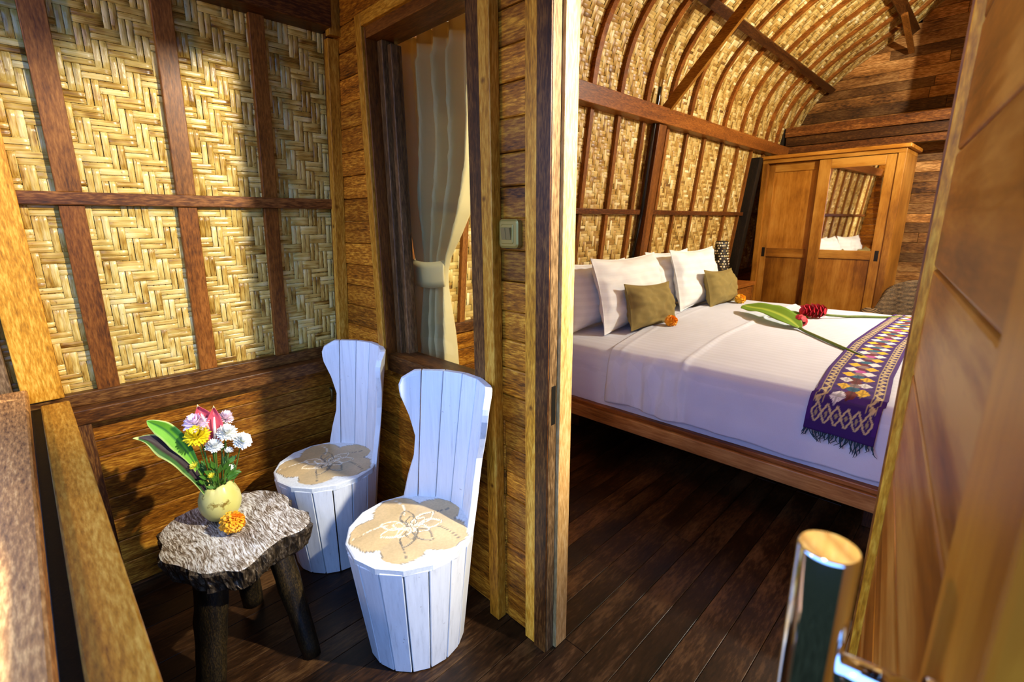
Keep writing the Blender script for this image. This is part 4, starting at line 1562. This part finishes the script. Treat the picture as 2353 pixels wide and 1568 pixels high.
so = mesh('top_sheet', V, grid_faces(nu, len(sv2)), M['sheet'], None, smooth=True, solid=0.004)
tag(so, 'white satin striped top sheet folded back and draped over the bed side', 'bed sheet')


# ------------------------------------------------------------------ pillows and cushions
def pillow(name, c, W, H, T, tilt, rz, mat, label, cat, group, seed=0, pin=0.09, roll=0.0):
    """c = middle of the bottom edge; width along world Y before rz; leans back towards -X"""
    c = Vector(c)
    up = Vector((-math.sin(tilt), 0, math.cos(tilt)))
    wd = Vector((0, 1, 0))
    R = Matrix.Rotation(rz, 3, 'Z')
    up, wd = R @ up, R @ wd
    nr = wd.cross(up).normalized()
    R2 = Matrix.Rotation(roll, 3, nr)
    up, wd = R2 @ up, R2 @ wd
    n = 33
    V = []
    for side in (1, -1):
        for j in range(n):
            for i in range(n):
                u, v = i / (n - 1) * 2 - 1, j / (n - 1) * 2 - 1
                fu, fv = abs(u), abs(v)
                th = T / 2 * max(0.0, (1 - fu ** 3.2)) ** 0.62 * max(0.0, (1 - fv ** 3.2)) ** 0.62
                pin_u = 1 - pin * (1 - v * v) ** 1.0 * fu ** 2
                pin_v = 1 - 1.25 * pin * (1 - u * u) ** 1.0 * fv ** 2
                wr = 0.14 * T * mnoise.noise((u * 1.7 + seed, v * 1.7, seed * 1.3)) + 0.09 * T * mnoise.noise((u * 5 + seed, v * 5, side * 2.0))
                wr *= min(1, th / (0.2 * T))
                p = c + wd * (W / 2 * u * pin_u) + up * (H / 2 + H / 2 * v * pin_v) + nr * (side * th + wr)
                V.append(p)
    F = grid_faces(n, n)
    m = n * n
    F += [tuple(m + q for q in f[::-1]) for f in grid_faces(n, n)]
    # stitch the rim
    rim = [i for i in range(n)] + [j * n + n - 1 for j in range(1, n)] + [(n - 1) * n + i for i in range(n - 2, -1, -1)] + [j * n for j in range(n - 2, 0, -1)]
    for a, b in zip(rim, rim[1:] + rim[:1]):
        F.append((a, m + a, m + b, b))
    t = empty(name, (c.x, c.y, c.z))
    tag(t, label, cat, group)
    mesh('cover', V, F, mat, t, smooth=True)
    # piped edge
    MB().tube([V[q] for q in rim] + [V[rim[0]]], 0.0035, 5, False).build('piping', mat, t, smooth=True)
    return t


GP = 'white bed pillows against the woven wall'
pillow('pillow', (-1.86, 2.78, 0.708), 0.72, 0.44, 0.17, 0.20, 0.0, M['pillow'], 'white pillow at the back, cut off by the door post', 'pillow', GP, 1.0)
pillow('pillow', (-1.86, 3.80, 0.714), 0.72, 0.46, 0.17, 0.20, 0.0, M['pillow'], 'white pillow at the back between the two front pillows', 'pillow', GP, 2.0)
pillow('pillow', (-1.70, 2.95, 0.704), 0.87, 0.485, 0.17, 0.25, 0.05, M['pillow'], 'large white pillow in front, behind the nearer olive cushion', 'pillow', GP, 3.3)
pillow('pillow', (-1.69, 3.965, 0.712), 0.79, 0.485, 0.17, 0.26, 0.0, M['pillow'], 'white pillow in front, behind the farther olive cushion', 'pillow', GP, 4.4)
GC = 'olive scatter cushions on the bed'
pillow('cushion', (-1.55, 2.91, 0.712), 0.53, 0.30, 0.15, 0.27, -0.05, M['olive'], 'olive linen cushion leaning on the nearer white pillow', 'cushion', GC, 5.1, 0.11, -0.05)
pillow('cushion', (-1.55, 4.07, 0.72), 0.54, 0.30, 0.15, 0.27, 0.0, M['olive'], 'olive linen cushion leaning on the farther white pillow', 'cushion', GC, 6.2, 0.11, -0.04)
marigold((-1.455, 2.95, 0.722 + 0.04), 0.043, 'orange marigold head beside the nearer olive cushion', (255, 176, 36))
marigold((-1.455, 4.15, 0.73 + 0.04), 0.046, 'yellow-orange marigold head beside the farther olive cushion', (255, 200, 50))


# ------------------------------------------------------------------ red ginger stems on the bed
def ginger(leaf, lw, bloom, bdir, bl, br, stem, label, leafcol, nrm=(0.45, -0.55, 0.7)):
    t = empty('red_ginger', bloom)
    tag(t, label, 'flower', 'red ginger stems on the bed')
    blade('leaf', leaf, lw, M['petal'], t, 0.12, nrm, lambda u, v: (c255(176, 196, 70) if abs(u) < 0.08 else leafcol), 0.05)
    MB().tube(stem, 0.0085, 8).build('stem', plain('ginger_stem', c255(92, 112, 30), 0.5, 0.2, 40), t, smooth=True)
    V, F, Cc = [], [], []
    ax = Vector(bdir).normalized()
    a, b, _ = frame_of(ax)
    c = Vector(bloom)
    for k in range(46):
        f = k / 46
        an = k * 2.39996
        rr = br * (0.45 + 0.55 * math.sin(math.pi * (0.25 + 0.7 * f)))
        d = math.cos(an) * a + math.sin(an) * b
        s = -math.sin(an) * a + math.cos(an) * b
        p = c + ax * bl * (f - 0.5) * 0.8
        b0 = len(V)
        L, w_ = br * 0.95, br * 0.5
        for fr, ww, outw in ((0, .5, .25), (.5, 1.0, .75), (.85, .8, 1.0), (1.05, .2, 1.18)):
            for sg in (-1, 1):
                V.append(p + ax * L * fr * 0.8 + d * rr * outw + s * w_ * ww * sg)
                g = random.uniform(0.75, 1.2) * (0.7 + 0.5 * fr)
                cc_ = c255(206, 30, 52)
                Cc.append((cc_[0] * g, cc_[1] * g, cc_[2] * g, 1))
        for i in range(3):
            F.append((b0 + 2 * i, b0 + 2 * i + 1, b0 + 2 * i + 3, b0 + 2 * i + 2))
    zmin = min(v[2] for v in V)
    lift = max(0, (bedz(c.y) + 0.008) - zmin)
    V = [Vector(v) + Vector((0, 0, lift)) for v in V]
    mesh('bloom', V, F, M['petal'], t, colors=Cc)
    return t


zb_ = 0.735
ginger([(-0.80, 3.36, zb_ + 0.01), (-0.92, 3.46, zb_ + 0.05), (-1.08, 3.60, zb_ + 0.06), (-1.21, 3.70, zb_ + 0.05), (-1.29, 3.755, zb_ + 0.05)],
       [(0, 0.012), (0.2, 0.075), (0.5, 0.095), (0.8, 0.07), (0.95, 0.025), (1, 0.001)],
       (-0.825, 3.47, zb_ + 0.025), (-0.6, 0.75, 0.1), 0.10, 0.034,
       [(-0.82, 3.39, zb_ + 0.008), (-0.76, 3.31, zb_ + 0.004), (-0.65, 3.18, zb_ + 0.003), (-0.50, 3.01, zb_), (-0.40, 2.90, zb_ - 0.003)],
       'red ginger stem with the broad green leaf, lying nearer the bed edge', c255(104, 142, 30))
ginger([(-0.87, 3.82, zb_ + 0.006), (-0.95, 3.77, zb_ + 0.02), (-1.03, 3.72, zb_ + 0.016), (-1.09, 3.685, zb_ + 0.008)],
       [(0, 0.01), (0.3, 0.03), (0.7, 0.026), (1, 0.001)],
       (-0.835, 3.86, zb_ + 0.035), (-0.75, -0.6, 0.05), 0.19, 0.045,
       [(-0.84, 3.855, zb_ + 0.03), (-0.76, 3.93, zb_ + 0.016), (-0.68, 4.02, zb_ + 0.005), (-0.60, 4.09, zb_ + 0.006), (-0.50, 4.18, zb_ + 0.002), (-0.40, 4.26, zb_)],
       'red ginger stem with the larger crimson bloom, lying farther from the bed edge', c255(84, 128, 30))

# ------------------------------------------------------------------ woven runner
PUR = np.array(c255(66, 18, 118)[:3])
PUR2 = np.array(c255(48, 10, 100)[:3])
GOLD = np.array(c255(206, 186, 138)[:3])
COLS = dict(w=c255(232, 232, 238)[:3], y=c255(236, 190, 40)[:3], t=c255(24, 96, 128)[:3], b=c255(108, 30, 36)[:3], p=c255(190, 80, 160)[:3], g=c255(140, 116, 120)[:3], m=c255(96, 16, 60)[:3])
MID = 'btgbbtgpmgbtmgpbgt' * 3


def runner_col(u, d):
    """u across 0..1, d metres from the fringe end"""
    c = PUR if (int(d * 400) % 2) else PUR * 0.9
    e = min(u, 1 - u)
    if d < 0.035:
        return PUR2
    if d < 0.115:
        if e < 0.07:
            return PUR
        ph = (u - 0.07) / 0.86 * 6
        q = abs((ph % 1) - 0.5) * 2
        y = (d - 0.035) / 0.08
        qq = abs(y - 0.5) * 2
        if abs(q + qq - 1) < 0.2:
            return GOLD
        if q + qq < 0.35:
            return GOLD * 0.6
        return PUR2
    if e < 0.07:
        return c
    if e < 0.20:
        x = (e - 0.07) / 0.13
        ph = (d / 0.05) % 1
        zig = abs(ph - 0.5) * 2
        if x < 0.06 or x > 0.95:
            return GOLD * 0.7
        if abs(x - 0.1 - 0.8 * zig) < 0.2:
            return GOLD
        if x > 0.35 and zig < 0.25 and x < 0.75:
            return GOLD * 0.75
        return PUR2
    if e < 0.215:
        return c
    if e < 0.222:
        return GOLD * 0.55
    # rows of lozenges
    x = (u - 0.5) / 0.27          # -1..1
    P = 0.088
    dd = d - 0.15
    best = None
    for col_x, offs, seq in ((-0.52, 0.0, 'wy'), (0.52, 0.5, 'yw'), (0.0, 0.25, None), (0.0, 0.75, None)):
        k = round(dd / P - offs)
        if k < 0:
            continue
        cy = (k + offs) * P
        ax_, ay_ = abs(x - col_x) / 0.44, abs(dd - cy) / (P * 0.42)
        v = ax_ + ay_
        if best is None or v < best[0]:
            best = (v, ax_, ay_, k, seq, offs)
    if best and best[0] < 1:
        v, ax_, ay_, k, seq, offs = best
        key = seq[k % 2] if seq else MID[(2 * k + (offs > 0.5)) % len(MID)]
        cc_ = np.array(COLS[key])
        if k < 3 and (ax_ < 0.07 or ay_ < 0.07 or abs(ax_ - ay_) < 0.05):
            cc_ = cc_ * 0.55
        return cc_
    return PUR if int(d * 300) % 2 else PUR2


run = empty('bed_runner', (-0.35, 3.3, 0.5))
tag(run, 'purple handwoven bed runner with gold border and coloured lozenges', 'bed runner')
NUr, NVr = 72, 420
s_start = float(np.interp(0.545, PRF[:6, 1], _ps[:6]))
s_tot = _ps[-3] - s_start
V, Cc = [], []
for j in range(NVr):
    d = s_tot * j / (NVr - 1)
    s = s_start + d
    y, z = bedprof(s)
    y2, z2 = bedprof(s + 0.01)
    tx = Vector((0, y2 - y, z2 - z)).normalized()
    nn = Vector((0, -tx.z, tx.y))
    if nn.z < -0.01:
        nn = -nn
    xl = np.interp(y, [2.23, 2.3, 2.6, 3.2, 4.5], [-0.462, -0.452, -0.478, -0.497, -0.455]) if d > 0.15 else -0.465 + 0.02 * d
    wdt = 0.245
    for i in range(NUr):
        u = i / (NUr - 1)
        x = xl + wdt * u
        off = 0.015 + 0.002 * mnoise.noise((x * 8, y * 5, z * 5))
        if d < 0.2:
            off += 0.006 * (1 - d / 0.2) * (1 + 0.6 * math.sin(u * 9))
        p = Vector((x, y, z - (0.012 * (u - 0.4) if d < 0.16 else 0))) + nn * off
        V.append(p)
        cc_ = runner_col(u, d)
        Cc.append((*cc_, 1))
mesh('cloth', V, grid_faces(NUr, NVr), M['runner'], run, smooth=True, colors=Cc, solid=0.003)
fb = MB()
for k in range(46):
    u = (k + random.uniform(0.1, 0.9)) / 46
    i = int(u * (NUr - 1))
    p = V[i].copy()
    P = [p]
    dx = random.uniform(-0.006, 0.006)
    L = random.uniform(0.02, 0.045) * (1.5 if 30 < k < 38 else 1)
    for q in range(1, 6):
        dx += random.uniform(-0.004, 0.004)
        P.append(p + Vector((dx * q * 0.4, -0.002 - 0.0015 * q + random.uniform(-.001, .001), -L * q / 5)))
    fb.tube(P, [0.002, 0.0024, 0.0022, 0.002, 0.0016, 0.0008], 5)
fb.build('fringe', plain('teal_fringe', c255(16, 54, 78), 0.8), run, smooth=True)

# ------------------------------------------------------------------ wardrobe
WX0, WX1, WY, WZ = -1.944, -0.715, 5.80, 2.03
wr = empty('wardrobe', ((WX0 + WX1) / 2, WY + 0.28, 0))
wr.rotation_euler = (0, 0, math.radians(-2))
tag(wr, 'teak sliding door wardrobe with one mirrored door', 'wardrobe')
box('side_panel', WX0, WX0 + 0.055, WY, WY + 0.55, 0.0, WZ - 0.04, M['teak_z'], wr, 0.003)
box('side_panel', WX1 - 0.06, WX1, WY, WY + 0.55, 0.0, WZ - 0.04, M['teak_z'], wr, 0.003)
box('top_panel', WX0, WX1, WY, WY + 0.55, WZ - 0.04, WZ, M['teak_x'], wr, 0.003)
box('cornice', WX0 - 0.01, WX1 + 0.03, WY - 0.025, WY + 0.56, WZ, WZ + 0.034, M['teak_x'], wr, 0.006, (1.1, 1.05, 0.95))
box('back_panel', WX0 + 0.05, WX1 - 0.05, WY + 0.52, WY + 0.54, 0.0, WZ - 0.04, M['teak_z'], wr, 0)
box('plinth', WX0 + 0.05, WX1 - 0.05, WY + 0.02, WY + 0.06, 0.0, 0.08, M['teak_x'], wr, 0.002)
xi0, xi1 = WX0 + 0.055, WX1 - 0.06
xm = -1.385


def wdoor(x0, x1, y, mirror):
    d = empty('door', ((x0 + x1) / 2, y, 0.09))
    d.parent = wr
    d.location = Vector(((x0 + x1) / 2, y, 0.09)) - PLOC[wr.name]
    PLOC[d.name] = Vector(((x0 + x1) / 2, y, 0.09))
    sl, sr = (0.06, 0.075) if not mirror else (0.105, 0.085)
    box('stile', x0, x0 + sl, y, y + 0.03, 0.09, 1.985, M['teak_z'], d, 0.003)
    box('stile', x1 - sr, x1, y, y + 0.03, 0.09, 1.985, M['teak_z'], d, 0.003)
    top = 1.895 if mirror else 1.90
    box('rail', x0 + sl, x1 - sr, y + 0.001, y + 0.03, top, 1.985, M['teak_x'], d, 0.003)
    box('rail', x0 + sl, x1 - sr, y + 0.001, y + 0.03, 1.02 if mirror else 1.01, 1.105, M['teak_x'], d, 0.003, (0.9, 0.85, 0.8) if not mirror else None)
    box('rail', x0 + sl, x1 - sr, y + 0.001, y + 0.03, 0.09, 0.18, M['teak_x'], d, 0.003)
    box('panel', x0 + sl, x1 - sr, y + 0.012, y + 0.022, 0.18, 1.02, M['teak_z'], d, 0.001, (0.85, 0.8, 0.75))
    if mirror:
        box('mirror', x0 + sl, x1 - sr, y + 0.010, y + 0.018, 1.105, top, plain('mirror_glass', (0.9, 0.9, 0.9, 1), 0.02, Metallic=1.0), d, 0)
        px0 = x1 - sr + 0.03
    else:
        box('panel', x0 + sl, x1 - sr, y + 0.012, y + 0.022, 1.105, top, M['teak_z'], d, 0.001, (1.1, 1.05, 1.0))
        px0 = x0 + 0.015
    box('recessed_pull', px0, px0 + 0.032, y - 0.0015, y + 0.004, 1.01, 1.11, M['blackmetal'], d, 0.001)


wdoor(xi0, xm + 0.02, WY + 0.05, False)
wdoor(xm - 0.02, xi1, WY + 0.012, True)

# ------------------------------------------------------------------ bedside table, shell lamp, wicker chair
nt = empty('bedside_table', (-1.87, 4.98, 0))
tag(nt, 'small brown wooden bedside table behind the farther pillow', 'bedside table')
box('top', -2.05, -1.70, 4.72, 5.24, 0.765, 0.80, M['red_x'], nt, 0.004, (1.2, 1.1, 1.0))
box('drawer', -1.735, -1.715, 4.76, 5.20, 0.55, 0.755, M['red_y'], nt, 0.004, (1.2, 1.1, 1.0))
for y in (4.74, 5.18):
    for x in (-2.02, -1.75):
        box('leg', x, x + 0.04, y, y + 0.04, 0.0, 0.765, M['red_z'], nt, 0.003)
box('carcass', -2.0, -1.735, 4.76, 5.20, 0.5, 0.765, M['red_y'], nt, 0.002)
lp = empty('shell_ornament', (-1.93, 4.86, 0.80))
tag(lp, 'tapered black and cream shell mosaic ornament on the bedside table', 'ornament')
V, F, Cc = [], [], []
prof = [(0.0, 0.0), (0.095, 0.0), (0.092, 0.06), (0.086, 0.14), (0.078, 0.22), (0.070, 0.30), (0.062, 0.37), (0.056, 0.41), (0.0, 0.41)]
MB().lathe([(r * 0.96, z) for r, z in prof], (-1.93, 4.86, 0.80), 24).build('core', plain('mosaic_grout', c255(30, 22, 14), 0.5), lp, smooth=True)
for row in range(16):
    z = 0.015 + row * 0.025
    r = float(np.interp(z, [p[1] for p in prof[1:8]], [p[0] for p in prof[1:8]]))
    nk = 18
    for k in range(nk):
        if (k * 5 + row * 3) % 7 in (1, 4):
            continue
        a = 2 * math.pi * (k + 0.5 * (row % 2)) / nk
        ra, hz = 0.011 * random.uniform(0.8, 1.15), 0.010 * random.uniform(0.8, 1.15)
        d = Vector((math.cos(a), math.sin(a), 0))
        s = Vector((-math.sin(a), math.cos(a), 0))
        c = Vector((-1.93, 4.86, 0.80 + z)) + d * r
        b0 = len(V)
        tone_ = random.choice([c255(232, 224, 200), c255(220, 206, 160), c255(200, 184, 130), c255(120, 100, 60)])
        V.append(c + d * 0.006)
        Cc.append(tone_)
        for q in range(6):
            an = q * math.pi / 3 + random.uniform(-.2, .2)
            V.append(c + s * ra * math.cos(an) + Vector((0, 0, hz * math.sin(an))) - d * 0.001)
            Cc.append(tone_)
        for q in range(6):
            F.append((b0, b0 + 1 + q, b0 + 1 + (q + 1) % 6))
so = mesh('shell_chips', V, F, M['mosaic'], lp, colors=Cc)
so['kind'] = 'stuff'

w = NT('brown_wicker')
tc = w.n('ShaderNodeTexCoord')
wv_ = w.n('ShaderNodeTexWave', {'wave_type': 'BANDS', 'bands_direction': 'Z'}, Vector=tc.outputs['Object'], Scale=28.0, Distortion=2.0, Detail=2.0, Detail_Scale=8.0)
n1 = w.n('ShaderNodeTexNoise', Vector=tc.outputs['Object'], Scale=40.0, Detail=3.0)
v_ = w.math('ADD', w.math('MULTIPLY', wv_.outputs[1], 0.5), w.math('MULTIPLY', n1.outputs[0], 0.5))
M['wicker'] = w.bsdf(w.ramp(v_, [(0.25, c255(28, 20, 10)), (0.5, c255(84, 62, 36)), (0.75, c255(140, 112, 74))]), 0.7, v_, 0.8, 0.01)
wc = empty('wicker_chair', (-0.42, 5.1, 0))
tag(wc, 'rounded brown wicker armchair at the end of the bed', 'armchair')
CX, CY = -0.46, 5.12
V = []
nu, nv = 40, 16
for j in range(nv):
    v = j / (nv - 1)
    for i in range(nu):
        u = i / (nu - 1) * 2 - 1
        ang = math.radians(80) + u * math.radians(66)
        hz = 0.40 + v * (0.50 * math.cos(u * 1.25) ** 0.6 if abs(u) < 1.2 else 0)
        hz = 0.40 + v * 0.49 * max(0.02, 1 - abs(u) ** 2.6) ** 0.5
        r = 0.27 + 0.05 * v + 0.012 * math.sin(u * 14)
        V.append((CX + r * math.cos(ang), CY + r * math.sin(ang), hz))
mesh('back_shell', V, grid_faces(nu, nv), M['wicker'], wc, smooth=True, solid=0.05)
MB().lathe([(0.001, 0.30), (0.29, 0.30), (0.32, 0.36), (0.31, 0.43), (0.24, 0.46), (0.001, 0.465)], (CX, CY, 0), 28).build('seat', M['wicker'], wc, smooth=True)
for sx in (-1, 1):
    MB().tube([(CX + sx * 0.22, CY + 0.16, 0.58), (CX + sx * 0.26, CY, 0.60), (CX + sx * 0.24, CY - 0.18, 0.57), (CX + sx * 0.2, CY - 0.25, 0.42)], [0.05, 0.06, 0.06, 0.05], 12).build('arm', M['wicker'], wc, smooth=True)
for a in (45, 135, 225, 315):
    MB().tube([(CX + 0.2 * math.cos(math.radians(a)), CY + 0.2 * math.sin(math.radians(a)), 0.32), (CX + 0.22 * math.cos(math.radians(a)), CY + 0.22 * math.sin(math.radians(a)), 0.0)], 0.022, 10).build('leg', M['wicker'], wc, smooth=True)

# pieces too small to pick apart singly
for o in bpy.data.objects:
    if o.type == 'MESH' and o.name.split('.')[0] in ('petals', 'fringe', 'bloom', 'shell_chips'):
        o['kind'] = 'stuff'
